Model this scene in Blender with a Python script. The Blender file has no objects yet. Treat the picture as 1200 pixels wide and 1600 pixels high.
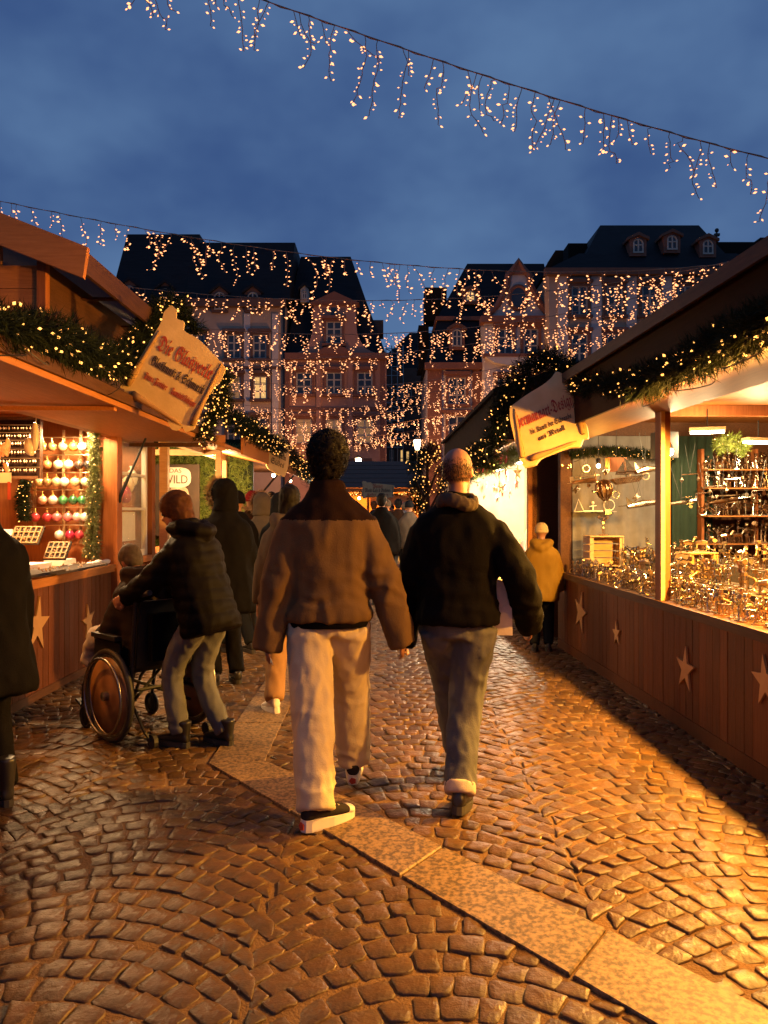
import bpy, math, random
import numpy as np
from mathutils import Vector, Matrix, noise
random.seed(7)
R = math.radians
scene = bpy.context.scene
COL = scene.collection

# ------------------------------------------------------------ camera, sky, exposure
EYE = 1.5
FPX = 1200.0
cam_d = bpy.data.cameras.new('camera')
cam_d.sensor_fit = 'HORIZONTAL'; cam_d.sensor_width = 24.0; cam_d.lens = 24.0
cam_d.clip_start = 0.05; cam_d.clip_end = 1200
cam = bpy.data.objects.new('camera', cam_d); COL.objects.link(cam)
cam.location = (0, 0, EYE); cam.rotation_euler = (R(90), 0, 0)
scene.camera = cam

world = bpy.data.worlds.new('World'); scene.world = world; world.use_nodes = True
wn = world.node_tree.nodes; wl = world.node_tree.links
for n in list(wn): wn.remove(n)
w_out = wn.new('ShaderNodeOutputWorld'); w_bg = wn.new('ShaderNodeBackground')
w_sky = wn.new('ShaderNodeTexSky'); w_sky.sky_type = 'NISHITA'; w_sky.sun_disc = False
w_sky.sun_elevation = R(-1.0); w_sky.sun_rotation = R(200); w_sky.air_density = 1.0; w_sky.dust_density = 0.3; w_sky.ozone_density = 4.0
w_tc = wn.new('ShaderNodeTexCoord'); w_map = wn.new('ShaderNodeMapping'); w_map.inputs['Scale'].default_value = (1.5, 1.5, 2.3)
w_map.inputs['Location'].default_value = (.31, .2, .45)
w_n = wn.new('ShaderNodeTexNoise'); w_n.inputs['Scale'].default_value = 2.6; w_n.inputs['Detail'].default_value = 4.0; w_n.inputs['Roughness'].default_value = .5
w_r = wn.new('ShaderNodeValToRGB')      # even layer of dusk cloud, thicker and thinner
w_r.color_ramp.elements[0].position = .30; w_r.color_ramp.elements[0].color = (.34, .74, 1.95, 1)
w_r.color_ramp.elements[1].position = .74; w_r.color_ramp.elements[1].color = (.80, 1.52, 2.95, 1)
w_r.color_ramp.interpolation = 'EASE'
w_mul = wn.new('ShaderNodeMixRGB'); w_mul.blend_type = 'ADD'; w_mul.inputs['Fac'].default_value = .06
wl.new(w_tc.outputs['Generated'], w_map.inputs['Vector']); wl.new(w_map.outputs['Vector'], w_n.inputs['Vector'])
wl.new(w_n.outputs['Fac'], w_r.inputs['Fac'])
wl.new(w_r.outputs['Color'], w_mul.inputs['Color1']); wl.new(w_sky.outputs['Color'], w_mul.inputs['Color2'])
wl.new(w_mul.outputs['Color'], w_bg.inputs['Color']); wl.new(w_bg.outputs['Background'], w_out.inputs['Surface'])
w_bg.inputs['Strength'].default_value = 0.12

vs = scene.view_settings
vs.view_transform = 'Standard'; vs.look = 'None'; vs.exposure = 0.0; vs.gamma = 1.0; vs.use_curve_mapping = False
cy = scene.cycles
cy.use_denoising = True
try: cy.denoiser = 'OPENIMAGEDENOISE'
except Exception: pass
cy.max_bounces = 6; cy.diffuse_bounces = 3; cy.glossy_bounces = 3; cy.transmission_bounces = 4; cy.transparent_max_bounces = 6
cy.sample_clamp_indirect = 4.0; cy.caustics_reflective = False; cy.caustics_refractive = False
cy.use_light_tree = True

LAMPW = (1.0, .68, .32)         # whiter lamps inside the lit stalls
LAMP = (1.0, .43, .06)          # colour of the market's warm lamps
def P(x, y, Y): return Vector(((x - 600) / FPX * Y, Y, EYE - (y - 800) / FPX * Y))
def G(x, y): Y = FPX * EYE / (y - 800); return Vector(((x - 600) / FPX * Y, Y, 0))

# ------------------------------------------------------------ materials
MATS = {}
def mat(name, col, rough=.6, metal=0., col2=None, scale=6., bump=0., bscale=60., detail=4., stretch=(1, 1, 1), rnd=0., emit=None, estr=0., spec=.5, sampling=None, coat=0., trans=0., rough2=None, coords='Object', contrast=.22, island=False):
    if name in MATS: return MATS[name]
    m = bpy.data.materials.new(name); m.use_nodes = True; MATS[name] = m
    nt = m.node_tree; nd = nt.nodes; lk = nt.links; b = nd['Principled BSDF']
    b.inputs['Base Color'].default_value = (*col, 1); b.inputs['Roughness'].default_value = rough; b.inputs['Metallic'].default_value = metal
    b.inputs['Specular IOR Level'].default_value = spec; b.inputs['Coat Weight'].default_value = coat; b.inputs['Transmission Weight'].default_value = trans
    if emit:
        b.inputs['Emission Color'].default_value = (*emit, 1); b.inputs['Emission Strength'].default_value = estr
    tc = None
    def vec():
        nonlocal tc
        if tc is None:
            t = nd.new('ShaderNodeTexCoord'); mp = nd.new('ShaderNodeMapping'); mp.inputs['Scale'].default_value = stretch
            lk.new(t.outputs[coords], mp.inputs['Vector'])
            if rnd and not island:
                oi = nd.new('ShaderNodeObjectInfo'); ml = nd.new('ShaderNodeMath'); ml.operation = 'MULTIPLY'; ml.inputs[1].default_value = 37.0
                lk.new(oi.outputs['Random'], ml.inputs[0]); cx = nd.new('ShaderNodeCombineXYZ')
                for i in range(3): lk.new(ml.outputs[0], cx.inputs[i])
                lk.new(cx.outputs[0], mp.inputs['Location'])
            tc = mp
        return tc.outputs['Vector']
    out_col = None
    if col2:
        n = nd.new('ShaderNodeTexNoise'); n.inputs['Scale'].default_value = scale; n.inputs['Detail'].default_value = detail; n.inputs['Roughness'].default_value = .6
        lk.new(vec(), n.inputs['Vector']); r = nd.new('ShaderNodeValToRGB')
        r.color_ramp.elements[0].position = .5 - contrast; r.color_ramp.elements[1].position = .5 + contrast
        r.color_ramp.elements[0].color = (*col, 1); r.color_ramp.elements[1].color = (*col2, 1)
        lk.new(n.outputs['Fac'], r.inputs['Fac']); out_col = r.outputs['Color']
        if rough2 is not None:
            mr = nd.new('ShaderNodeMapRange'); mr.inputs['To Min'].default_value = rough; mr.inputs['To Max'].default_value = rough2
            mr.inputs['From Min'].default_value = .3; mr.inputs['From Max'].default_value = .7
            lk.new(n.outputs['Fac'], mr.inputs['Value']); lk.new(mr.outputs['Result'], b.inputs['Roughness'])
    if rnd:
        oi = nd.new('ShaderNodeNewGeometry' if island else 'ShaderNodeObjectInfo'); mr = nd.new('ShaderNodeMapRange'); mr.inputs['To Min'].default_value = 1 - rnd; mr.inputs['To Max'].default_value = 1 + rnd
        lk.new(oi.outputs['Random Per Island' if island else 'Random'], mr.inputs['Value']); hs = nd.new('ShaderNodeHueSaturation')
        if out_col: lk.new(out_col, hs.inputs['Color'])
        else: hs.inputs['Color'].default_value = (*col, 1)
        lk.new(mr.outputs['Result'], hs.inputs['Value']); out_col = hs.outputs['Color']
    if out_col: lk.new(out_col, b.inputs['Base Color'])
    if bump:
        n = nd.new('ShaderNodeTexNoise'); n.inputs['Scale'].default_value = bscale; n.inputs['Detail'].default_value = 5
        lk.new(vec(), n.inputs['Vector']); bp = nd.new('ShaderNodeBump'); bp.inputs['Strength'].default_value = bump; bp.inputs['Distance'].default_value = .02
        lk.new(n.outputs['Fac'], bp.inputs['Height']); lk.new(bp.outputs['Normal'], b.inputs['Normal'])
    if sampling: m.cycles.emission_sampling = sampling
    return m

wood_l = mat('wood_orange_varnish', (.50, .20, .055), .5, col2=(.36, .13, .035), scale=5, stretch=(14, 1.2, 14), bump=.15, bscale=30, spec=.18, rnd=.18)
wood_x = mat('wood_orange_board', (.56, .22, .06), .5, col2=(.42, .15, .04), scale=5, stretch=(1.2, 14, 14), bump=.15, bscale=30, spec=.18, rnd=.18)
wood_v = mat('wood_reddish_upright', (.32, .11, .035), .5, col2=(.22, .07, .022), scale=5, stretch=(12, 12, 1), bump=.15, bscale=30, spec=.18, rnd=.22)
wood_d = mat('wood_dark_brown', (.10, .042, .018), .55, col2=(.055, .022, .010), scale=5, stretch=(12, 1, 12), bump=.15, bscale=30, spec=.18, rnd=.15)
wood_vd = mat('wood_maroon_upright', (.15, .046, .014), .55, col2=(.09, .026, .008), scale=5, stretch=(12, 12, 1), bump=.2, bscale=30, spec=.18, rnd=.22)
wood_p = mat('wood_pale_pine', (.55, .36, .17), .55, col2=(.42, .25, .10), scale=5, stretch=(2, 2, 10), bump=.1, rnd=.1)
wood_star = mat('wood_star_tan', (.50, .27, .09), .6, col2=(.42, .21, .07), scale=9)
roof_felt = mat('roof_felt_black', (.014, .010, .008), .9, spec=.08, col2=(.022, .016, .012), scale=12, bump=.2)
soffit_m = mat('wood_soffit', (.20, .072, .013), .6, col2=(.14, .046, .008), scale=5, stretch=(12, 1, 12), spec=.15)
white_paint = mat('paint_white', (.72, .69, .63), .5, col2=(.62, .58, .52), scale=5)
snow_cloth = mat('cotton_white', (.82, .80, .76), .9, col2=(.74, .71, .66), scale=22, bump=.5, bscale=50)
black_metal = mat('metal_black', (.02, .02, .021), .4, .6, col2=(.035, .034, .034), scale=18)
grey_metal = mat('metal_grey', (.35, .34, .33), .35, 1., col2=(.25, .24, .23), scale=14)
bright_metal = mat('metal_bolts', (.78, .70, .56), .24, 1., col2=(.36, .31, .24), scale=40, rnd=.3)
copper_metal = mat('metal_copper', (.62, .44, .26), .28, 1., col2=(.36, .23, .12), scale=40, rnd=.3)
wire_m = mat('wire_lit_brown', (.45, .24, .13), .6, col2=(.34, .16, .08), scale=14)  # paler brown, with the bulbs' light on the wires put into the colour
wire_k = mat('wire_black', (.015, .013, .012), .6, col2=(.03, .025, .02), scale=14)
needle_m = mat('fir_needles', (.006, .011, .003), .7, spec=.15, col2=(.013, .020, .005), scale=14)
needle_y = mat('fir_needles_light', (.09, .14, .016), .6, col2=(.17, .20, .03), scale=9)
bulb_m = mat('bulb_warm_white', (.9, .7, .5), .4, emit=(1.0, .37, .13), estr=2.9)
bulb_far = mat('bulb_warm_white_far', (.9, .7, .5), .4, emit=(1.0, .38, .14), estr=2.6)
bulb_vfar = mat('bulb_warm_white_distant', (.9, .7, .5), .4, emit=(1.0, .40, .16), estr=3.6)
bulb_y = mat('bulb_amber', (.9, .7, .4), .4, emit=(1.0, .42, .08), estr=3.4)
lampglow = mat('lamp_glow', (1, .9, .7), .4, emit=(1.0, .78, .45), estr=26.0, sampling='NONE')
tubeglow = mat('lamp_tube_glow', (1, .9, .7), .4, emit=(1.0, .85, .6), estr=12.0, sampling='NONE')
sand_m = mat('joint_sand', (.17, .085, .022), .9, col2=(.085, .04, .011), scale=2.2, bump=.5, bscale=90)
stone_m = mat('cobble_basalt', (.110, .056, .017), .27, col2=(.046, .023, .008), scale=9, bump=.28, bscale=55, spec=.32, rnd=.4, rough2=.6, island=True)
stone_s = mat('cobble_basalt_mass', island=True, rnd=.4, col=(.110, .056, .017), rough=.27, col2=(.046, .023, .008), scale=9, bump=.28, bscale=55, spec=.32, rough2=.6)
slab_m = mat('granite_slab', (.25, .155, .07), .6, col2=(.062, .036, .016), scale=48, detail=14, contrast=.09, bump=.08, bscale=160, rnd=.08)
slate_m = mat('slate_roof', (.016, .016, .019), .7, spec=.2, col2=(.009, .009, .011), scale=3, bump=.3, bscale=9, stretch=(.4, .4, 2.5))
glass_dark = mat('glass_window_dark', (.02, .025, .035), .08, col2=(.035, .04, .05), scale=.8)
glass_lit = mat('glass_window_lit', (.5, .35, .15), .3, emit=(1.0, .58, .18), estr=.75, sampling='NONE')
glass_dim = mat('glass_window_dim', (.4, .25, .12), .3, emit=(1.0, .48, .16), estr=.16, sampling='NONE')
sign_m = mat('sign_parchment', (.74, .52, .24), .7, col2=(.58, .38, .15), scale=5, bump=.1)
sign_e = mat('sign_parchment_roll', (.42, .24, .09), .7, col2=(.32, .17, .06), scale=6)
ink_r = mat('ink_red', (.42, .05, .018), .7, col2=(.34, .04, .02), scale=20)
ink_d = mat('ink_dark', (.07, .035, .02), .7, col2=(.05, .025, .015), scale=20)
ink_g = mat('ink_green', (.10, .12, .05), .7, col2=(.07, .09, .04), scale=20)

# ------------------------------------------------------------ mesh helpers
TMP = bpy.data.scenes.new('tmp_eval')
def evaluated_mesh(o):      # evaluate one object alone (fast): link it to a scratch scene
    TMP.collection.objects.link(o); vl = TMP.view_layers[0]; vl.update(); dg = vl.depsgraph; dg.update()
    me = bpy.data.meshes.new_from_object(o.evaluated_get(dg)); bpy.data.objects.remove(o); return me
class MB:
    def __init__(s): s.v = []; s.f = []
    def add(s, vs, fs):
        o = len(s.v); s.v += [tuple(v) for v in vs]; s.f += [tuple(i + o for i in f) for f in fs]; return s
    def box(s, c, d, rot=None, taper=1.):
        hx, hy, hz = d[0] / 2, d[1] / 2, d[2] / 2; vs = []
        for z in (-1, 1):
            k = taper if z > 0 else 1.
            for x, y in ((-1, -1), (1, -1), (1, 1), (-1, 1)):
                p = Vector((x * hx * k, y * hy * k, z * hz))
                if rot is not None: p = rot @ p
                vs.append(p + Vector(c))
        return s.add(vs, [(3, 2, 1, 0), (4, 5, 6, 7), (0, 1, 5, 4), (1, 2, 6, 5), (2, 3, 7, 6), (3, 0, 4, 7)])
    def span(s, a, b):
        return s.box([(a[i] + b[i]) / 2 for i in range(3)], [abs(b[i] - a[i]) for i in range(3)])
    def hexa(s, bot, top):        # 4 bottom points ccw, 4 top points
        return s.add(list(bot) + list(top), [(3, 2, 1, 0), (4, 5, 6, 7), (0, 1, 5, 4), (1, 2, 6, 5), (2, 3, 7, 6), (3, 0, 4, 7)])
    def prism(s, poly, off):      # planar polygon of 3d points + offset vector
        n = len(poly); off = Vector(off); a = [Vector(p) for p in poly]; b = [p + off for p in a]
        return s.add(a + b, [tuple(range(n - 1, -1, -1)), tuple(range(n, 2 * n))] + [(i, (i + 1) % n, n + (i + 1) % n, n + i) for i in range(n)])
    def tube(s, pts, r, n=6, caps=True):
        pts = [Vector(p) for p in pts]; m = len(pts); rr = r if isinstance(r, (list, tuple)) else [r] * m
        t0 = (pts[1] - pts[0]).normalized(); up = Vector((0, 0, 1)) if abs(t0.z) < .9 else Vector((1, 0, 0))
        u = t0.cross(up).normalized(); vs = []; fs = []
        for i in range(m):
            t = (pts[min(i + 1, m - 1)] - pts[max(i - 1, 0)])
            t = t.normalized() if t.length > 1e-9 else t0
            u = (u - t * u.dot(t)); u = u.normalized() if u.length > 1e-6 else t.orthogonal().normalized(); w = t.cross(u)
            for k in range(n):
                a = 2 * math.pi * k / n; vs.append(pts[i] + (u * math.cos(a) + w * math.sin(a)) * rr[i])
        for i in range(m - 1):
            for k in range(n):
                fs.append((i * n + k, i * n + (k + 1) % n, (i + 1) * n + (k + 1) % n, (i + 1) * n + k))
        if caps: fs += [tuple(range(n - 1, -1, -1)), tuple((m - 1) * n + k for k in range(n))]
        return s.add(vs, fs)
    def lathe(s, prof, n=12, c=(0, 0, 0), axis=None):   # prof: (r,z)
        q = Matrix.Identity(3) if axis is None else Vector((0, 0, 1)).rotation_difference(Vector(axis)).to_matrix()
        vs = []; fs = []; c = Vector(c)
        for r, z in prof:
            for k in range(n):
                a = 2 * math.pi * k / n; vs.append(q @ Vector((r * math.cos(a), r * math.sin(a), z)) + c)
        for i in range(len(prof) - 1):
            for k in range(n): fs.append((i * n + k, i * n + (k + 1) % n, (i + 1) * n + (k + 1) % n, (i + 1) * n + k))
        fs += [tuple(range(n - 1, -1, -1)), tuple((len(prof) - 1) * n + k for k in range(n))]
        return s.add(vs, fs)
    def ball(s, c, r, nu=8, nv=6, sc=(1, 1, 1), rot=None):
        c = Vector(c); vs = []; fs = []
        def pt(p):
            p = Vector((p[0] * sc[0], p[1] * sc[1], p[2] * sc[2])) * r
            return (rot @ p if rot is not None else p) + c
        vs.append(pt((0, 0, -1)))
        for j in range(1, nv):
            b = -math.pi / 2 + math.pi * j / nv
            for k in range(nu):
                a = 2 * math.pi * k / nu; vs.append(pt((math.cos(b) * math.cos(a), math.cos(b) * math.sin(a), math.sin(b))))
        vs.append(pt((0, 0, 1))); last = len(vs) - 1
        for k in range(nu): fs.append((0, 1 + (k + 1) % nu, 1 + k)); fs.append((last, 1 + (nv - 2) * nu + k, 1 + (nv - 2) * nu + (k + 1) % nu))
        for j in range(nv - 2):
            for k in range(nu):
                a = 1 + j * nu; fs.append((a + k, a + (k + 1) % nu, a + nu + (k + 1) % nu, a + nu + k))
        return s.add(vs, fs)
    def octa(s, c, r, d=None, el=1.6):
        c = Vector(c); d = Vector(d).normalized() if d is not None else Vector((0, 0, 1)); u = d.orthogonal().normalized(); w = d.cross(u)
        return s.add([c + d * r * el, c - d * r * el, c + u * r, c + w * r, c - u * r, c - w * r],
                     [(0, 2, 3), (0, 3, 4), (0, 4, 5), (0, 5, 2), (1, 3, 2), (1, 4, 3), (1, 5, 4), (1, 2, 5)])
    def loft(s, rings, n=14, p=2.0):   # ring: (centre, side, fwd, a, b)
        vs = []; fs = []; m = len(rings)
        for c, sd, fw, a, b in rings:
            for k in range(n):
                t = 2 * math.pi * k / n; cx = math.cos(t); sx = math.sin(t)
                if p != 2.0:
                    cx = math.copysign(abs(cx) ** (2 / p), cx); sx = math.copysign(abs(sx) ** (2 / p), sx)
                vs.append(Vector(c) + Vector(sd) * a * cx + Vector(fw) * b * sx)
        for i in range(m - 1):
            for k in range(n): fs.append((i * n + k, i * n + (k + 1) % n, (i + 1) * n + (k + 1) % n, (i + 1) * n + k))
        fs += [tuple(range(n - 1, -1, -1)), tuple((m - 1) * n + k for k in range(n))]
        return s.add(vs, fs)
    def mesh(s, name, m, smooth=False):
        me = bpy.data.meshes.new(name); me.from_pydata(s.v, [], s.f); me.update()
        if m is not None: me.materials.append(m)
        if smooth: me.polygons.foreach_set('use_smooth', [True] * len(me.polygons))
        return me
    def build(s, name, m, parent=None, smooth=False, kind=None, label=None):
        return link(name, s.mesh(name, m, smooth), parent, kind, label)

def link(name, me, parent=None, kind=None, label=None):
    o = bpy.data.objects.new(name, me); COL.objects.link(o)
    if parent is not None: o.parent = parent
    if kind: o['kind'] = kind
    if label: o['label'] = label
    return o
def tag(o, label, cat, group=None):
    o['label'] = label; o['category'] = cat
    if group: o['group'] = group
    return o
def thing(name, label, cat, loc=(0, 0, 0), rz=0., group=None):
    o = bpy.data.objects.new(name, None); COL.objects.link(o); o.location = loc; o.rotation_euler = (0, 0, rz); o.empty_display_size = .1
    return tag(o, label, cat, group)
def struct(name, mb, m, smooth=False):
    o = mb.build(name, m, None, smooth); o['kind'] = 'structure'; return o
def copy_tree(o, parent=None):
    c = o.copy(); COL.objects.link(c); c.parent = parent
    for ch in o.children: copy_tree(ch, c)
    return c
def text_mesh(txt, size, m, align='CENTER', fr=True, bold=True, shear=0., ext=.002):
    if fr:
        out = ''
        for ch in txt:
            if 'A' <= ch <= 'Z': out += chr(0x1D56C + ord(ch) - 65)
            elif 'a' <= ch <= 'z': out += chr(0x1D586 + ord(ch) - 97)
            else: out += ch
        txt = out
    c = bpy.data.curves.new('lettering', 'FONT'); c.body = txt; c.size = size; c.align_x = align; c.extrude = ext; c.resolution_u = 3; c.shear = shear
    o = bpy.data.objects.new('lettering', c); me = evaluated_mesh(o)
    me.materials.clear(); me.materials.append(m); return me
def text_on(parent, txt, size, m, pos, rot=None, width=None, **k):
    me = text_mesh(txt, size, m, **k)
    if width:
        xs = [v.co.x for v in me.vertices]; s_ = width / (max(xs) - min(xs))
        for v in me.vertices: v.co.x *= s_
    M = (rot if rot is not None else Matrix.Rotation(R(90), 3, 'X'))
    for v in me.vertices: v.co = M @ v.co + Vector(pos)
    return link('lettering', me, parent)
def point_lamp(parent, loc, power, size=.05, col=None, spot=None):
    col = col or LAMP
    d = bpy.data.lights.new('lamp_light', 'SPOT' if spot else 'POINT'); d.energy = power; d.color = col; d.shadow_soft_size = size
    if spot: d.spot_size = R(spot); d.spot_blend = .15
    o = bpy.data.objects.new('lamp_light', d); COL.objects.link(o); o.location = loc; o.parent = parent; return o
def organic(name, mb, m, parent=None, voxel=.014, smooth=6, wr=0., wscale=9., wstretch=(1, 1, 1), quilt=0., qper=.09, seed=0., folds=()):
    me = mb.mesh(name, m); o = bpy.data.objects.new('tmp', me)
    md = o.modifiers.new('r', 'REMESH'); md.mode = 'VOXEL'; md.voxel_size = voxel; md.use_smooth_shade = True
    ms = o.modifiers.new('s', 'SMOOTH'); ms.factor = .5; ms.iterations = smooth
    nm = evaluated_mesh(o); nm.name = name; bpy.data.meshes.remove(me)
    if wr or quilt or folds:
        off = Vector((seed, seed * 1.7, seed * .3)); ns = [v.normal.copy() for v in nm.vertices]
        for v, nn in zip(nm.vertices, ns):
            d = 0.
            if wr:
                q = Vector((v.co.x * wstretch[0], v.co.y * wstretch[1], v.co.z * wstretch[2])) * wscale + off
                a = noise.noise(q); d += wr * (1 - 2.4 * abs(a)) * .8 + wr * .6 * noise.noise(q * 2.3)
            if quilt: d += quilt * (abs(math.sin(math.pi * (v.co.z + .02 * noise.noise(v.co * 5)) / qper)) ** .6 - .6)
            for z0, wd, am in folds:     # bunched cloth folds
                e = math.exp(-((v.co.z - z0) / wd) ** 2)
                if e > .05:
                    u_ = v.co.z * 75 + 5.0 * noise.noise(v.co * 6 + off) + 14 * v.co.x; d += am * e * (1 - 2 * abs(math.sin(u_ * .5)) ** .8) * (.5 + noise.noise(v.co * 9 - off))
            v.co += nn * d
    nm.materials.clear(); nm.materials.append(m); nm.polygons.foreach_set('use_smooth', [True] * len(nm.polygons))
    return link(name, nm, parent)

# ------------------------------------------------------------ ground and paving
gm = MB(); gm.add([(-300, -60, .0005), (300, -60, .0005), (300, 400, .0005), (-300, 400, .0005)], [(0, 1, 2, 3)])
far_pave = mat('far_cobbles', (.06, .048, .04), .5, col2=(.12, .08, .05), scale=9, bump=.9, bscale=10)
ground = struct('ground', gm, sand_m)
mb = MB(); mb.add([(-6, 15, .006), (6, 15, .006), (6, 60, .006), (-6, 60, .006)], [(0, 1, 2, 3)])
struct('far_pavement', mb, far_pave)

# granite band: an arm along the street and an arm slanting across it
SL_X0, SL_X1 = -1.05, -.72
du = Vector((.619, -.786, 0)); dn = Vector((.786, .619, 0))
c_in = Vector((-.712, 4.60, 0)); c_out = Vector((-1.04, 4.55, 0))
def in_band(x, y, m=.0):
    if y > 4.56 and SL_X0 - m < x < SL_X1 + m: return True
    d = (Vector((x, y, 0)) - c_out); a = d.dot(du); b = d.dot(dn)
    return a > -.25 and -m < b < .335 + m and (y < 4.62)
rng = random.Random(3)
def slab(poly, name='paving_slab'):
    c = sum((Vector(p) for p in poly), Vector()) / len(poly); m = MB()
    ins = [c + (Vector(p) - c) * (1 - .006 / max((Vector(p) - c).length, .05)) for p in poly]
    z1 = .016 + rng.uniform(-.002, .002); n = len(poly)
    top = [Vector((p.x, p.y, z1)) + (c - p).normalized() * .006 for p in ins]; mid = [Vector((p.x, p.y, z1 - .006)) for p in ins]; bot = [Vector((p.x, p.y, -.03)) for p in ins]
    m.add(top + mid + bot, [tuple(range(n))] + [(i + n, (i + 1) % n + n, (i + 1) % n, i) for i in range(n)] + [(i + 2 * n, (i + 1) % n + 2 * n, (i + 1) % n + n, i + n) for i in range(n)])
    return m.build(name, slab_m, ground)
# slanting arm
jv = Vector((.195, .270, 0))
cut = [0, .92, 1.79, 2.65, 3.5, 4.4]
for i in range(5):
    a0, a1 = cut[i], cut[i + 1]
    p0 = c_out if i == 0 else c_out + du * a0
    p3 = c_in if i == 0 else c_out + du * a0 + jv
    slab([p0, c_out + du * a1, c_out + du * a1 + jv, p3])
ys = [4.56, 5.42, 6.35, 7.2, 8.1, 9.0, 9.9, 10.8, 11.8, 12.8, 13.8, 14.9]
for i in range(len(ys) - 1):
    if i == 0: slab([c_out, c_in, (SL_X1, ys[1], 0), (SL_X0, ys[1], 0)])
    else: slab([(SL_X0, ys[i], 0), (SL_X1, ys[i], 0), (SL_X1, ys[i + 1], 0), (SL_X0, ys[i + 1], 0)])

# cobbles laid in segmental arcs
W = 1.22; PITCH = .116; RISE = .33
stones = []
for b in range(-3, 4):
    x0 = b * W + .18 + W * .5 - W; ph = rng.uniform(0, PITCH)
    for k in range(-8, 124):
        yb = 1.3 + k * PITCH + ph + rng.uniform(-.006, .006)
        n = 13 + (k % 2); off = rng.uniform(-.02, .02)
        e0, e1 = rng.uniform(-.03, .03), rng.uniform(-.03, .03); ts = [e0] + [(i + off + rng.uniform(-.13, .13)) / n for i in range(1, n)] + [1 + e1]
        row = []
        for t in ts:
            sl = 4 * RISE * (1 - 2 * t) / W; th = math.atan(sl)
            x = x0 + t * W; y = yb + RISE * 4 * t * (1 - t)
            nx, ny = -math.sin(th), math.cos(th); q = PITCH * math.cos(th)
            ux = min(max(x + nx * q, x0 + e0 * W), x0 + W + e1 * W)
            tt = (ux - x0) / W; uy = yb + PITCH + RISE * 4 * tt * (1 - tt)
            row.append(((x, y), (ux, uy)))
        for i in range(n):
            qd = [row[i][0], row[i + 1][0], row[i + 1][1], row[i][1]]
            cx = sum(p[0] for p in qd) / 4; cyy = sum(p[1] for p in qd) / 4
            if cyy < 1.75 or cyy > 15.2 or cx < -3.2 or cx > 2.35: continue
            if abs(cx) > cyy * .56 + .3: continue
            if in_band(cx, cyy, -.005): continue
            stones.append((cx, cyy, qd))
def cobble(mb, cx, cyy, qd, lod):
    # quad -> shrunk, chamfered outline, domed worn top
    z = .007 + rng.gauss(0, .0022); jw = rng.uniform(.0012, .0045)
    tilt = (rng.gauss(0, .045), rng.gauss(0, .045)); pts = []
    q = []
    for p in qd:
        d = Vector((p[0] - cx, p[1] - cyy)); L = max(d.length, .01)
        d *= max(.3, 1 - (jw + rng.uniform(-.002, .004)) * 1.4 / L); d += Vector((rng.gauss(0, .0055), rng.gauss(0, .0055))); q.append(d)
    for i in range(4):
        a, b_, c = q[i - 1], q[i], q[(i + 1) % 4]; e = rng.uniform(.05, .15)
        pts.append(b_.lerp(a, e)); pts.append(b_.lerp(c, e))
        if lod == 0: pts.append(b_.lerp(c, .5) + Vector((rng.gauss(0, .0025), rng.gauss(0, .0025))))
    n = len(pts); vs = []
    for p in pts: vs.append((cx + p.x, cyy + p.y, -.03))
    for p in pts: vs.append((cx + p.x, cyy + p.y, z - .0032 + tilt[0] * p.x + tilt[1] * p.y))
    for p in pts: vs.append((cx + p.x * .91, cyy + p.y * .91, z - .0008 + tilt[0] * p.x + tilt[1] * p.y + rng.gauss(0, .0009)))
    fs = [(i, (i + 1) % n, n + (i + 1) % n, n + i) for i in range(n)] + [(n + i, n + (i + 1) % n, 2 * n + (i + 1) % n, 2 * n + i) for i in range(n)]
    if lod == 0:
        for p in pts: vs.append((cx + p.x * .5, cyy + p.y * .5, z + .0004 + .6 * (tilt[0] * p.x + tilt[1] * p.y) + rng.gauss(0, .001)))
        fs += [(2 * n + i, 2 * n + (i + 1) % n, 3 * n + (i + 1) % n, 3 * n + i) for i in range(n)]
        vs.append((cx, cyy, z + .0005)); fs += [(3 * n + i, 3 * n + (i + 1) % n, 4 * n) for i in range(n)]
    else:
        vs.append((cx, cyy, z + .0006)); fs += [(2 * n + i, 2 * n + (i + 1) % n, 3 * n) for i in range(n)]
    mb.add(vs, fs)
stones.sort(key=lambda s: s[1])
vis = [i for i, s in enumerate(stones) if abs(s[0]) < s[1] * .49 and s[1] > 2.28][:300]
vset = set(vis); mass = MB()
for i, s in enumerate(stones):
    if i in vset:
        m = MB(); cobble(m, 0, 0, [(p[0] - s[0], p[1] - s[1]) for p in s[2]], 0)
        o = m.build('cobble', stone_m, ground, True); o.location = (s[0], s[1], 0)
    else: cobble(mass, *s, 0 if s[1] < 6 else 1)
mass.build('cobbles', stone_s, ground, True, kind='stuff')
# a few litter bits
for (x, y, a) in ((478, 1455, 20), (845, 1318, 70), (470, 1268, 40)):
    g = G(x, y); m = MB(); m.tube([(0, 0, 0), (.012, .004, .0005), (.028, .002, 0)], .0038, 6)
    o = m.build('cigarette_butt', mat('butt_paper', (.72, .5, .25), .8, col2=(.5, .25, .08), scale=60)); o.location = (g.x, g.y, .018); o.rotation_euler = (0, 0, R(a))
    tag(o, {478: 'cigarette butt on the dark cobbles in the foreground', 845: 'cigarette butt among bright cobbles beside the stall shadow', 470: 'cigarette butt on cobbles left of the white sneaker'}[x], 'litter')

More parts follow.
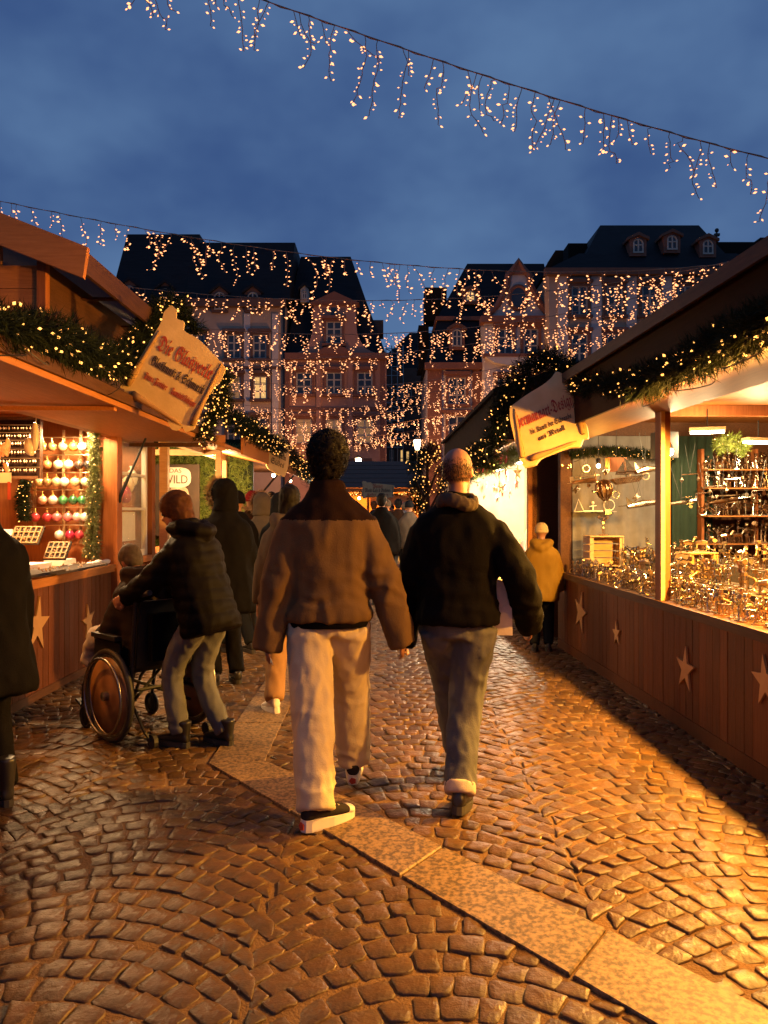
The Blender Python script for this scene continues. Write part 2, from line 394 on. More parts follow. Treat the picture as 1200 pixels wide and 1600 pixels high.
# ------------------------------------------------------------ garlands, strings, lamps
def resample(pts, step):
    pts = [Vector(p) for p in pts]; sm = []
    for i in range(len(pts) - 1):
        p0 = pts[max(i - 1, 0)]; p1 = pts[i]; p2 = pts[i + 1]; p3 = pts[min(i + 2, len(pts) - 1)]
        n = max(2, int((p2 - p1).length / step))
        for k in range(n):
            t = k / n
            sm.append(.5 * ((2 * p1) + (-p0 + p2) * t + (2 * p0 - 5 * p1 + 4 * p2 - p3) * t * t + (-p0 + 3 * p1 - 3 * p2 + p3) * t ** 3))
    sm.append(pts[-1]); return sm
def fir(mb, c, d, rg, ln=.07, nn=9):
    d = d.normalized(); u = d.orthogonal().normalized(); w = d.cross(u); c = Vector(c)
    for i in range(nn):
        a = rg.uniform(0, 6.283); b = c + d * ln * rg.uniform(-.5, .6); s = (u * math.cos(a) + w * math.sin(a)); e = b + (s * .8 + d * .9) * ln * rg.uniform(.45, .8)
        t = d.cross(s) * .0024
        mb.add([b - t, b + t, e], [(0, 1, 2)])
    t = u * .003; mb.add([c - d * ln * .5 - t, c - d * ln * .5 + t, c + d * ln * .6], [(0, 1, 2)])
def garland(label, path, rad, dens, nb, group=None, seed=1, bmat=None, br=.011, nm=None, ln=.075, nn=9, sag=.03, name='fir_garland', cat='garland'):
    rg = random.Random(seed); pts = resample(path, .04); L = sum((pts[i + 1] - pts[i]).length for i in range(len(pts) - 1))
    t = thing(name, label, cat, pts[0], 0, group); o = Vector(pts[0]); g = MB(); bl = MB(); wr = MB()
    wr.tube([p - o for p in pts], rad * .12, 5)
    for _ in range(int(dens * L)):
        i = rg.randrange(len(pts) - 1); p = pts[i].lerp(pts[i + 1], rg.random()); tg = (pts[i + 1] - pts[i]).normalized()
        rv = Vector((rg.gauss(0, 1), rg.gauss(0, 1), rg.gauss(0, 1))).normalized(); rv -= tg * rv.dot(tg)
        if rv.length < .05: continue
        rv.normalize(); lump = .75 + .5 * noise.noise(p * 4)
        c = p + rv * rad * lump * rg.random() ** .6; fir(g, c - o, rv * .8 + tg * rg.uniform(-.9, .9) + Vector((0, 0, -.1)), rg, ln, nn)
    for _ in range(nb):
        i = rg.randrange(len(pts) - 1); p = pts[i].lerp(pts[i + 1], rg.random())
        rv = Vector((rg.gauss(0, 1), rg.gauss(0, 1) - .5, rg.gauss(0, 1) - .1)).normalized()
        bl.octa(p + rv * rad * rg.uniform(.75, 1.15) - o, br * rg.choice((.55, .7, .8, 1.0, 1.25)), rv, 1.25)
    # loose cable
    cp = []
    for i in range(0, len(pts), 3): cp.append(pts[i] - o + Vector((rg.gauss(0, rad * .5), rg.gauss(0, rad * .5) - rad * .4, -rad * .9 + rg.gauss(0, rad * .35) - sag * rg.random())))
    if len(cp) > 3: wr.tube(resample(cp, .03), .0035, 4)
    wr.build('cable', wire_k, t); g.build('greenery', nm or needle_m, t, kind='stuff')
    if nb: bl.build('bulbs', bmat or bulb_y, t, kind='stuff')
    return t

def light_string(label, Y, px, gap, dmin, dmax, br, near=False, seed=0, bm=None, slope=0.):
    rg = random.Random(seed); xs = [p[0] for p in px]; ysx = [p[1] for p in px]
    deg = min(3, len(px) - 1); cf = np.polyfit(xs, ysx, deg)
    n = 60; cab = []
    for i in range(n + 1):
        x = xs[0] + (xs[-1] - xs[0]) * i / n; cab.append(P(x, float(np.polyval(cf, x)), Y + slope * (i / n - .5)))
    t = thing('light_string', label, 'string lights', cab[0], 0, 'icicle light strings over the lane'); o = cab[0]
    m = MB(); m.tube([c - o for c in cab], .006 if near else .009, 5)
    if near:  # second twisted strand
        m.tube([c - o + Vector((0, .012 * math.sin(i * 2.1), .012 * math.cos(i * 2.1))) for i, c in enumerate(cab)], .005, 4)
    m.build('cable', wire_m, t)
    Ls = [0]
    for i in range(n): Ls.append(Ls[-1] + (cab[i + 1] - cab[i]).length)
    wr = MB(); bl = MB(); s = rg.uniform(0, gap)
    while s < Ls[-1]:
        i = max(k for k in range(n + 1) if Ls[k] <= s); i = min(i, n - 1); p = cab[i].lerp(cab[i + 1], (s - Ls[i]) / max(Ls[i + 1] - Ls[i], 1e-6)) - o
        ln = rg.uniform(dmin, dmax) * rg.choice((.35, .6, .75, 1, 1, 1.1)); wv = rg.uniform(.3, 1.); w2 = wr; b2 = bl
        if near: w2 = MB(); b2 = MB()
        q = Vector(p); path = [q.copy()]; k = 0; dirx = rg.uniform(-.35, .35); step = .05
        for j in range(int(ln / step) + 2):
            dirx += rg.gauss(0, .45) * wv; dirx *= .75; dv = Vector((dirx, rg.gauss(0, .12), -1)).normalized()
            if rg.random() < .06 * wv: dv = Vector((rg.choice((-1, 1)) * .9, 0, -.3)).normalized()
            q = q + dv * step; path.append(q.copy())
            if j > 0 or rg.random() < .3:
                sd = Vector((rg.choice((-1, 1)) * rg.uniform(.4, 1.), rg.gauss(0, .4), rg.uniform(-.7, .3))).normalized()
                e = q + sd * .030; w2.tube([q, e], .0022 if near else .003, 3, False)
                r_ = br * rg.choice((.6, .75, .9, 1, 1, 1.15, 1.45)); b2.octa(e + sd * r_, r_, sd, 2.0)
        w2.tube(path, .0038 if near else .0042, 4, False)
        if rg.random() < .10: b2.ball(path[-1], br * 1.9, 8, 6)
        if near:
            st = w2.build('strand', wire_m, t); b2.build('bulbs', bm or bulb_m, st, kind='stuff')
        s += gap * rg.choice((.45, .7, 1, 1, 1.3, 1.9))
    if not near:
        wr.build('strands', wire_m, t, kind='stuff'); bl.build('bulbs', bm or bulb_far, t, kind='stuff')
    return t

def dome_lamp(label, loc, power, aim=(0, 0, -1), r=.11, group=None, spot=150, glow=None, col=None):
    t = thing('stall_lamp', label, 'lamp', loc, 0, group); ax = -Vector(aim).normalized()
    m = MB(); m.lathe([(r, -.02), (r * .98, 0), (r * .8, .05), (r * .45, .09), (r * .3, .10), (r * .28, .15)], 16, (0, 0, 0), ax)
    m.build('lamp_shade', mat('lamp_shade_cream', (.75, .68, .55), .4, col2=(.6, .52, .4), scale=12), t, True)
    m = MB(); m.lathe([(r * .2, -.028), (r * .86, -.026), (r * .9, -.022)], 16, (0, 0, 0), ax); m.build('diffuser', glow or lampglow, t, True)
    m = MB(); m.tube([ax * .14, ax * .24], .008, 6); m.build('stem', black_metal, t)
    l = point_lamp(t, -ax * .05, power, .07, col, spot)
    if spot: l.rotation_euler = Vector((0, 0, -1)).rotation_difference(-ax).to_euler()
    return t


# ------------------------------------------------------------ houses at the end of the lane
pink_w = mat('render_pink', (.46, .23, .16), .85, col2=(.39, .19, .13), scale=1.2, bump=.15, bscale=14)
cream_w = mat('render_cream', (.50, .34, .24), .85, col2=(.42, .28, .19), scale=1.2, bump=.15, bscale=14)
pale_w = mat('render_pale', (.60, .50, .44), .85, col2=(.52, .42, .36), scale=1.2, bump=.15, bscale=14)
red_st = mat('sandstone_red', (.24, .092, .055), .8, col2=(.19, .07, .04), scale=2.5, bump=.2, bscale=20)
brown_st = mat('sandstone_brown', (.15, .07, .045), .8, col2=(.11, .05, .03), scale=2.5)
sash_m = mat('sash_white', (.46, .39, .31), .6, col2=(.40, .33, .26), scale=3)
class House:
    def __init__(s, name, label, Y, xc, cat='house'):
        s.Y = Y; s.o = Vector(((xc - 600) / FPX * Y, Y, 0)); s.t = thing(name, label, cat, s.o)
    def q(s, x, y, dy=0.):   # picture position on the facade plane (plus a depth step) -> local point
        return P(x, y, s.Y + dy) - s.o
    def blk(s, name, x0, x1, y0, y1, m, d0=0., d1=6., parent=None, ground_=False):
        a = s.q(x0, y1, d0); b = s.q(x1, y0, d0); b.y = a.y + d1 - d0
        if ground_: a.z = 0.
        return MB().span(a, b).build(name, m, parent or s.t)
    def poly(s, name, pts, m, d0, d1, parent=None):
        mb = MB(); mb.prism([s.q(x, y, d0) for x, y in pts], (0, d1 - d0, 0)); return mb.build(name, m, parent or s.t)
    def roof(s, name, base, top, d0, d1, inset, m=None):   # base/top: (x0,x1,y); front slope leans back
        (x0, x1, y0), (u0, u1, y1) = base, top
        a, b = s.q(x0, y0, d0), s.q(x1, y0, d0); bk = Vector((0, d1 - d0, 0)); c, d = s.q(u0, y1, d0 + inset), s.q(u1, y1, d0 + inset); bk2 = Vector((0, d1 - d0 - 2 * inset, 0)); bt = [a, b, b + bk, a + bk]; tp = [c, d, d + bk2, c + bk2]
        return MB().hexa(bt, tp).build(name, m or slate_m, s.t)
    def win(s, x, y, w, h, st=red_st, lit=0, dz=0., cols=2, rows=3, hood=True, sill=True):
        a = s.q(x - w / 2, y + h / 2, dz); b = s.q(x + w / 2, y - h / 2, dz); W_ = b.x - a.x; H_ = b.z - a.z; k = .07; m = MB()
        for i in range(cols + 1): m.span((a.x + W_ * i / cols - k / (1 if i in (0, cols) else 1.3), a.y - .06, a.z), (a.x + W_ * i / cols + k / (1 if i in (0, cols) else 1.3), a.y - .012, b.z))
        for j in range(rows + 1): m.span((a.x, a.y - .055, a.z + H_ * j / rows - k * .6), (b.x, a.y - .014, a.z + H_ * j / rows + k * .6))
        f = m.build('window', sash_m, s.t)
        MB().span((a.x, a.y - .03, a.z), (b.x, a.y - .004, b.z)).build('pane', (glass_dark, glass_lit, glass_dim)[lit], f)
        m = MB(); e = .2; m.span((a.x - e, a.y - .16, a.z - e), (a.x - .03, a.y + .02, b.z + e)); m.span((b.x + .03, a.y - .16, a.z - e), (b.x + e, a.y + .02, b.z + e))
        m.span((a.x - .03, a.y - .155, b.z + .03), (b.x + .03, a.y + .02, b.z + e))
        if hood: m.span((a.x - .32, a.y - .3, b.z + e + .004), (b.x + .32, a.y + .02, b.z + e + .2))
        m.build('surround', st, f)
        if sill: MB().span((a.x - .3, a.y - .3, a.z - .22), (b.x + .3, a.y + .01, a.z - .04)).build('sill', st, f)
        return f
    def dormer(s, x, y0, y1, w, dz, depth, m, gable=.35, lit=0):
        a = s.q(x - w / 2, y1, dz); b = s.q(x + w / 2, y0, dz); cx = (a.x + b.x) / 2; h = (b.x - a.x) * gable
        d = MB(); d.prism([(a.x, a.y, a.z), (b.x, a.y, a.z), (b.x, a.y, b.z), (cx, a.y, b.z + h), (a.x, a.y, b.z)], (0, depth, 0)); o = d.build('dormer', m, s.t)
        ww = (b.x - a.x); r = MB(); r.prism([(a.x - .15, a.y - .15, b.z - .05), (cx, a.y - .15, b.z + h), (b.x + .15, a.y - .15, b.z - .05), (b.x + .15, a.y - .15, b.z + .1), (cx, a.y - .15, b.z + h + .2), (a.x - .15, a.y - .15, b.z + .1)], (0, depth + .1, 0)); r.build('dormer_roof', brown_st if m is red_st else slate_m, o)
        wx = ww * .27; m2 = MB()
        n = 10; arc = [(cx + wx * math.cos(math.pi * i / n), a.y - .02, b.z - .25 + wx * math.sin(math.pi * i / n) * .9) for i in range(n + 1)]
        MB().prism([(cx - wx, a.y - .02, a.z + .25), (cx + wx, a.y - .02, a.z + .25)] + arc, (0, .03, 0)).build('pane', glass_lit if lit else glass_dark, o)
        for i in range(n): m2.tube([arc[i], arc[i + 1]], .05, 4)
        for sx in (-wx, 0, wx): m2.span((cx + sx - .045, a.y - .06, a.z + .2), (cx + sx + .045, a.y - .022, b.z - .25 + (wx * .85 if sx == 0 else .02)))
        m2.span((cx - wx, a.y - .055, a.z + .62 * (b.z - a.z)), (cx + wx, a.y - .024, a.z + .62 * (b.z - a.z) + .07)); m2.span((cx - wx - .05, a.y - .07, a.z + .17), (cx + wx + .05, a.y - .02, a.z + .27))
        m2.build('sash', sash_m, o); return o

# far left house
h = House('slate_roof_house', 'cream house with tall dark slate roof behind the left stall', 52, 320)
h.blk('wall', 175, 445, 474, 800, cream_w, 0, 9, ground_=True)
h.blk('cornice', 170, 446, 466, 478, brown_st, -.45, .0)
h.blk('string_course', 175, 445, 572, 577, brown_st, -.12, 0)
h.roof('roof', (290, 452, 466), (300, 461, 379), -.3, 9, 1.6)
h.roof('roof', (172, 312, 468), (199, 312, 366), -.2, 8.5, 1.5)
for x, y0, y1 in ((202, 448, 468), (258, 452, 472), (343, 458, 488), (395, 458, 488)): h.dormer(x, y0, y1, 26, -.2 if y1 > 480 else .1, 3, brown_st, .4)
for x in (310, 366, 406): h.win(x, 542, 20, 36, brown_st)
for x, l in ((310, 0), (366, 2), (407, 1)): h.win(x, 606, 20, 34, brown_st, l)
for x in (310, 366, 406): h.win(x, 672, 20, 36, brown_st, 2 if x == 310 else 0)
for x in (386, 430): h.blk('pilaster', x - 5, x + 5, 490, 720, pale_w, -.1, 0)
h.blk('downpipe', 442, 445, 476, 800, black_metal, -.2, -.05, ground_=True)
# pink baroque house
h = House('pink_gable_house', 'pink baroque house with curved gable and white sash windows', 52, 525)
h.blk('wall', 446, 604, 556, 800, pink_w, 0, 9, ground_=True)
h.blk('cornice', 445, 607, 551, 560, red_st, -.5, 0); h.blk('string_course', 446, 604, 636, 641, red_st, -.15, 0)
h.roof('roof', (446, 603, 553), (462, 572, 470), .2, 9, 1.3); h.roof('roof', (455, 572, 470), (470, 548, 401), 1.5, 7.7, 1.2)
gab = [(462, 552), (470, 549), (478, 543), (484, 533), (488, 520), (489, 500), (490, 478), (490, 472), (555, 472), (555, 478), (556, 500), (558, 520), (563, 533), (570, 543), (580, 549), (590, 552)]
h.poly('gable', gab, pink_w, -.12, 1.2)
h.poly('pediment', [(484, 473), (522, 455), (561, 473)], red_st, -.4, .8)
h.blk('gable_ledge', 486, 559, 472, 476, red_st, -.35, -.12)
arc = [(522 + 26 * math.cos(a), 553 - 13 * math.sin(a)) for a in [math.pi * i / 10 for i in range(11)]]
h.poly('arched_pediment', arc, red_st, -.55, -.13)
for sx in (448, 497, 547, 597): h.blk('pilaster', sx - 3, sx + 4, 560, 800, red_st if sx in (448, 597) else pink_w, -.14, 0, ground_=True)
h.win(522, 520, 23, 33, red_st, 0, -.14)
for x in (475, 522, 570): h.win(x, 599, 23, 32, red_st, 0)
for x in (475, 522, 570): h.win(x, 674, 24, 36, red_st, 2)
o_ = h.blk('oval_window', 517, 527, 481, 492, glass_dark, -.16, -.11)
h.dormer(476, 452, 472, 13, .9, 2.5, sash_m, .45)
h.blk('chimney', 580, 599, 500, 520, brown_st, 2, 4)
h.blk('shop_window', 535, 578, 722, 737, glass_lit, -.1, -.02); h.blk('shop_fascia', 532, 581, 716, 721, brown_st, -.3, 0)

# dark building seen through the gap, with scaffolding
h = House('scaffolded_house', 'dark house with scaffolding seen through the gap between gables', 72, 622)
h.blk('wall', 585, 690, 575, 800, brown_st, 0, 6, ground_=True)
h.roof('roof', (580, 700, 577), (640, 700, 520), 0, 6, 1.5)
m = MB()
for x in (603, 612, 621, 630): m.tube([h.q(x, 800, -1.2), h.q(x, 540, -1.2)], .05, 5)
for y in range(545, 700, 14): m.tube([h.q(603, y, -1.2), h.q(630, y, -1.2)], .045, 5)
for y in range(545, 690, 28): m.tube([h.q(603, y, -1.2), h.q(630, y + 14, -1.2)], .04, 5)
m.build('scaffolding', grey_metal, h.t)
for x, y, l in ((625, 612, 0), (640, 612, 0), (625, 660, 0), (628, 716, 1), (612, 716, 0), (637, 718, 1)): h.win(x, y, 6, 26, brown_st, l, 0, 1, 2, False)
# narrow mansard house right of the gap
h = House('mansard_house', 'pale and red house with stepped mansard roof right of the gap', 50, 712)
h.blk('wall', 668, 775, 570, 800, pale_w, 0, 8, ground_=True)
h.blk('cornice', 664, 776, 566, 576, red_st, -.5, 0)
h.roof('roof', (664, 776, 567), (684, 770, 498), -.1, 8, 1.0); h.blk('roof_ledge', 681, 772, 494, 500, red_st, .7, 7)
h.roof('roof', (684, 868, 495), (730, 850, 412), 1.0, 7.6, 1.6)
h.blk('chimney', 664, 698, 449, 500, roof_felt, 3, 5); h.blk('chimney', 654, 670, 508, 575, roof_felt, 3, 6)
h.dormer(735, 455, 475, 24, 1.1, 3, red_st, .15, 1)
h.dormer(714, 515, 546, 24, -.1, 2.5, red_st, .3)
for x0, x1 in ((668, 690), (738, 752)): h.blk('quoin_strip', x0, x1, 577, 800, red_st, -.12, 0, ground_=True)
for y in (611, 671): h.win(714, y, 26, 40, red_st, 0, 0, 2, 3)
for y in (611, 671): h.win(763, y, 18, 40, red_st, 0, 0, 2, 3)
h.blk('string_course', 690, 738, 640, 645, red_st, -.1, 0)
# white gable house
h = House('oval_window_house', 'house with white curved gable and oval window between slate roofs', 48.5, 810)
h.blk('wall', 757, 858, 500, 800, pale_w, 0, 5, ground_=True)
h.blk('gable_ledge', 752, 863, 493, 503, red_st, -.4, .6)
gab = [(760, 494), (770, 488), (780, 476), (788, 460), (795, 448), (797, 434), (802, 428), (818, 428), (823, 434), (826, 448), (833, 460), (841, 476), (850, 488), (860, 494)]
h.poly('gable', gab, pale_w, 0, 1.2)
trim = [(778, 476), (786, 460), (792, 448), (794, 430), (800, 424), (810, 408), (820, 424), (827, 430), (829, 448), (836, 460), (844, 476)]
m = MB(); m.tube([h.q(x, y, -.05) for x, y in [(757, 492), (768, 487)] + trim + [(853, 487), (863, 492)]], .22, 6); m.build('gable_coping', red_st, h.t)
h.poly('finial', [(797, 428), (810, 408), (823, 428)], red_st, -.15, .9)
m = MB(); m.loft([(h.q(810, 465, -.14), (1, 0, 0), (0, 0, 1), .48, .62), (h.q(810, 465, .1), (1, 0, 0), (0, 0, 1), .48, .62)], 20); ov = m.build('oval_window', glass_dark, h.t)
m = MB(); m.tube([h.q(810 + 14 * math.cos(a), 465 - 18 * math.sin(a), -.08) for a in [2 * math.pi * i / 20 for i in range(21)]], .13, 6); m.build('surround', red_st, ov)
for x in (789, 829): h.win(x, 534, 22, 38, red_st, 0)
h.poly('curved_sill', [(757, 556), (862, 556), (846, 566), (822, 571), (797, 571), (772, 566)], pale_w, -.5, 0)
h.blk('string_course', 756, 860, 552, 557, red_st, -.55, 0)
for x in (789, 829):
    for y in (612, 672): h.win(x, y, 22, 40, red_st, 0)
# large dark building at the right
h = House('large_mansard_house', 'large building with black mansard roof and three round-headed dormers', 47, 1020)
h.blk('wall', 858, 1260, 424, 800, cream_w, 0, 9, ground_=True); h.blk('cornice', 852, 1265, 418, 428, brown_st, -.5, 0)
h.roof('roof', (856, 1262, 420), (905, 1150, 396), -.2, 10, .8); h.roof('roof', (915, 1135, 398), (938, 1092, 352), .6, 9, 2.0)
h.blk('roof_block', 1092, 1270, 378, 420, roof_felt, 2, 8); h.blk('roof_block', 1188, 1270, 371, 380, roof_felt, 2.5, 7)
h.blk('chimney', 888, 918, 380, 420, roof_felt, 3, 5); h.blk('chimney', 868, 880, 391, 420, roof_felt, 1.5, 4); h.poly('parapet', [(850, 420), (868, 391), (880, 391), (880, 420)], roof_felt, 1, 1.6)
for x, y in ((997, 386), (1050, 381), (1106, 388)): h.dormer(x, y - 12, y + 14, 26, .3, 3, red_st, .22)
m = MB(); m.tube([h.q(1120, 385, 3), h.q(1120, 358, 3)], .05, 5); m.ball(h.q(1120, 360, 3), .14); m.span(h.q(1117, 368, 2.9), h.q(1123, 366, 3.1)); m.build('antenna', black_metal, h.t)
for x in (905, 960, 1015, 1070, 1125):
    for y in (470, 545): h.win(x, y, 24, 44, red_st if y == 545 else brown_st, 0)
for x in (880, 932, 987, 1042): h.blk('pilaster', x - 8, x + 8, 430, 640, pale_w, -.1, 0)

def lantern(label, p, power, h_=None):
    t = thing('street_lantern', label, 'street lamp', (p.x, p.y, 0)); z = p.z
    MB().tube([(0, 0, 0), (0, 0, .5), (0, 0, z - .3)], [.09, .06, .04], 10).build('post', black_metal, t)
    m = MB(); m.lathe([(.09, z - .3), (.16, z - .05), (.18, z + .2), (.15, z + .22)], 8); m.build('globe', lampglow, t); m = MB(); m.lathe([(.22, z + .221), (.1, z + .36), (.02, z + .42)], 8); m.build('cap', black_metal, t)
    for a in range(4): MB().tube([(.1 * math.cos(a * 1.571), .1 * math.sin(a * 1.571), z - .31), (.2 * math.cos(a * 1.571), .2 * math.sin(a * 1.571), z + .22)], .012, 4).build('bracket', black_metal, t)
    point_lamp(t, (0, -.35, z), power, .15, (1, .46, .17)); return t
lantern('wall lamp of the pink house put on an added post, left of the gap', P(560, 722, 46), 2100)  # wall lamp stood on an added post so it lights the house fronts
lantern('lit street lantern beside the wrapped tree, right of the gap', P(652, 694, 41), 1500)

# ------------------------------------------------------------ stalls
class Stall:
    def __init__(s, label, loc, rz=0., cat='market stall'):
        s.t = thing('market_stall', label, cat, loc, rz); s.M = Matrix.Translation(loc) @ Matrix.Rotation(rz, 4, 'Z'); s.rz = rz
    def box(s, name, a, b, m, parent=None, label=None): return MB().span(a, b).build(name, m, parent or s.t, label=label)
    def W(s, x, y, z): return s.M @ Vector((x, y, z))
    def planks(s, y0, y1, z0, z1, x, w, m, th=.02, parent=None, gap=.005):
        n = int((y1 - y0) / w + .001); me = MB().box((0, 0, 0), (th, w - gap, z1 - z0)).mesh('plank', m)
        for i in range(n):
            o = link('plank', me, parent or s.t); o.location = (x + random.uniform(-.0015, .0015), y0 + (i + .5) * w, (z0 + z1) / 2)
def star_mesh(r, m, th=.014):
    mb = MB(); pts = []
    for i in range(10):
        a = math.pi / 2 + i * math.pi / 5; q = r if i % 2 == 0 else r * .36; pts.append(Vector((0, q * math.cos(a), q * math.sin(a) * 1.1)))
    mb.prism(pts, (th, 0, 0)); return mb.mesh('star', m)
def sign(label, Y, c, U, V, du_, dv_, lines, name='hanging_sign', edge=True, th=.03, outline=None):
    k = Y / FPX; o = P(c[0], c[1], Y); u = Vector((U[0] * k, du_ * k, -U[1] * k)); v = Vector((V[0] * k, dv_ * k, -V[1] * k)); n = u.cross(v).normalized()
    if n.y > 0: n = -n
    t = thing(name, label, 'sign', o); L = lambda s_, t_, d=0.: u * s_ + v * t_ + n * d
    ol = outline or [(-.47, -.30), (-.53, -.36), (-.50, -.43), (-.44, -.42), (-.43, -.52), (-.36, -.55), (-.30, -.47), (-.1, -.45), (.14, -.46), (.26, -.54), (.33, -.52), (.35, -.45), (.42, -.49), (.49, -.42), (.48, -.32), (.45, -.28), (.46, .1), (.50, .16), (.49, .30), (.44, .34), (.20, .40), (.02, .44), (-.16, .43), (-.20, .52), (-.30, .50), (-.34, .58), (-.42, .60), (-.46, .50), (-.43, .40), (-.45, .05)]
    ol = [Vector((a, b, 0)) for a, b in ol]; ol = [q for i in range(len(ol)) for q in (ol[i - 1].lerp(ol[i], .8), ol[i].lerp(ol[(i + 1) % len(ol)], .1))]
    ol = [p for i, p in enumerate(ol) if (p - ol[i - 1]).length > .004]
    m = MB(); m.prism([L(p.x, p.y, 0) for p in ol], -n * th); m.build('board', sign_m, t)
    if edge:
        for pa, pb, r in (((-.44, -.36), (-.40, .30), .075), ((.45, -.38), (.42, .34), .065), ((-.34, -.42), (.34, -.44), .085)):
            a, b = L(*pa, .004), L(*pb, .004); rr = r * v.length * .5; m = MB(); m.tube([a, a.lerp(b, .15), a.lerp(b, .5), a.lerp(b, .85), b], [rr * .9, rr, rr * .55, rr * .5, rr * .2], 10)
            sc = m.build('scroll_roll', sign_e, t, True); e = MB(); e.tube([a - (b - a).normalized() * .002, a - (b - a).normalized() * .006], rr * .62, 12); e.build('roll_end', ink_g, sc)
    M3 = Matrix((u.normalized(), v.normalized(), n)).transposed()
    for txt, size, ink, px_, py_, wd, fr in lines:
        text_on(t, txt, size * v.length, ink, L(px_, py_, .006), M3, width=wd * u.length, fr=fr, ext=.001)
    return t

# ---- left stall selling glass
S = Stall('orange wooden stall with gabled roof selling glass baubles', (-2.78, 0, 0)); LS = S
S.planks(2.6, 7.8, .07, .90, .0, .104, wood_vd)
S.box('plinth', (-.03, 2.6, 0), (.025, 7.8, .07), wood_d)
S.box('counter', (-.75, 2.4, .93), (.05, 7.83, .97), wood_l); S.box('counter_trim', (.0, 2.4, .895), (.035, 7.83, .93), wood_l)
S.box('back_wall', (-2.1, 2, 0), (-2.05, 9.1, 2.5), wood_v); S.box('end_wall', (-2.05, 9.1, 0), (-.06, 9.14, 2.5), wood_v)
S.box('ceiling', (-2.05, 2, 2.5), (-.02, 9.1, 2.54), wood_x)
S.box('partition', (-2.05, 7.86, 0), (-.08, 7.89, 2.5), wood_v)
S.box('post', (-.08, 7.83, 0), (.06, 7.98, 2.27), wood_v); S.box('post', (-.07, 9.04, 0), (.05, 9.17, 2.27), wood_v); S.box('post', (-.08, 2.3, 0), (.06, 2.42, 2.27), wood_v)
S.box('header', (-.07, 2, 2.27), (.03, 9.17, 2.52), wood_v)
S.planks(7.98, 9.04, .05, .90, -.02, .106, wood_v); S.box('sill', (-.08, 7.98, .93), (.05, 9.04, 1.0), wood_l)
wf = MB()
for y in (8.0, 8.98): wf.span((-.05, y - .02, 1.0), (.0, y + .04, 2.27))
wf.span((-.05, 8.04, 1.0), (.0, 8.98, 1.07))
for z in (1.52, 1.90): wf.span((-.045, 8.04, z), (-.005, 8.98, z + .03))
win_ = wf.build('window', white_paint, S.t)
gl = mat('glass_clear', (.9, .9, .9), .05, col2=(.88, .88, .86), scale=3); gl.node_tree.nodes['Principled BSDF'].inputs['Alpha'].default_value = .12
for z0, z1 in ((1.07, 1.52), (1.55, 1.90), (1.93, 2.27)): MB().span((-.028, 8.04, z0), (-.022, 8.98, z1)).build('pane', gl, win_)
S.box('paper_notice', (-.06, 8.2, 1.18), (-.055, 8.75, 1.5), white_paint, win_)
# folding canopy
fl = MB(); fl.hexa([(.03, 1.6, 2.27), (.9, 1.6, 2.245), (.9, 8.3, 2.245), (.03, 8.3, 2.27)], [(.03, 1.6, 2.31), (.9, 1.6, 2.285), (.9, 8.3, 2.285), (.03, 8.3, 2.31)]); fl = fl.build('canopy_flap', wood_l, S.t)
S.box('flap_edge', (.90, 1.6, 2.235), (.925, 8.3, 2.30), wood_l, fl); S.box('flap_rib', (.05, 8.22, 2.20), (.88, 8.28, 2.243), wood_d, fl); S.box('flap_rib', (.05, 5.4, 2.215), (.88, 5.46, 2.245), wood_l, fl)
S.box('gutter_board', (.93, 1.6, 2.27), (.955, 8.32, 2.345), wood_d, fl)
r = MB(); r.hexa([(-.1, 1.6, 2.545), (.93, 1.6, 2.31), (.93, 8.34, 2.31), (-.1, 8.34, 2.545)], [(-.1, 1.6, 2.57), (.95, 1.6, 2.35), (.95, 8.34, 2.35), (-.1, 8.34, 2.57)]); r.build('lower_roof', roof_felt, S.t)
g = MB(); g.tube([(.33, 7.9, 2.26), (.05, 7.9, 1.62)], .012, 8); g.tube([(.16, 7.9, 1.88), (.05, 7.9, 1.62)], .018, 8); g.ball((.05, 7.9, 1.62), .03); g.build('gas_strut', black_metal, S.t)
# upper gabled box: gable end of boards facing down the lane
GX = .45; RZ = lambda x: 3.15 + (GX + .35 - x) * .40
for i in range(8):
    z0 = 2.40 + i * .16; x1 = GX - .05 if z0 < 3.1 else GX - .05 - (z0 - 3.1) / .4
    x1 = min(x1, GX - .05); MB().span((-2.1, 5.28 + random.uniform(-.002, .002), z0), (x1, 5.30, z0 + .155)).build('gable_plank', wood_x, S.t)
S.box('corner_post', (GX - .05, 5.262, 2.4), (GX + .01, 5.33, 3.22), wood_v); S.box('side_wall', (GX - .03, 5.33, 2.4), (GX, 8.2, 3.22), wood_d)
rf = MB(); a, b = GX + .36, -2.6
rf.hexa([(b, 5.02, RZ(b)), (a, 5.02, RZ(a)), (a, 7.4, RZ(a)), (b, 7.4, RZ(b))], [(b, 5.02, RZ(b) + .05), (a, 5.02, RZ(a) + .05), (a, 7.4, RZ(a) + .05), (b, 7.4, RZ(b) + .05)]); rf = rf.build('roof', wood_d, S.t)
bb = MB(); bb.hexa([(b, 4.97, RZ(b) - .13), (a + .02, 4.97, RZ(a) - .13), (a + .02, 5.015, RZ(a) - .13), (b, 5.015, RZ(b) - .13)], [(b, 4.97, RZ(b) + .07), (a + .05, 4.97, RZ(a) + .07), (a + .05, 5.015, RZ(a) + .07), (b, 5.015, RZ(b) + .07)]); bb.build('barge_board', wood_x, rf)
MB().span((a, 5.02, RZ(a) - .09), (a + .025, 7.4, RZ(a) + .06)).build('eave_board', wood_d, rf)
for y in (5.9, 6.8): MB().span((GX, y, RZ(GX) - .14), (a - .01, y + .06, RZ(a) - .01)).build('rafter', wood_d, rf)
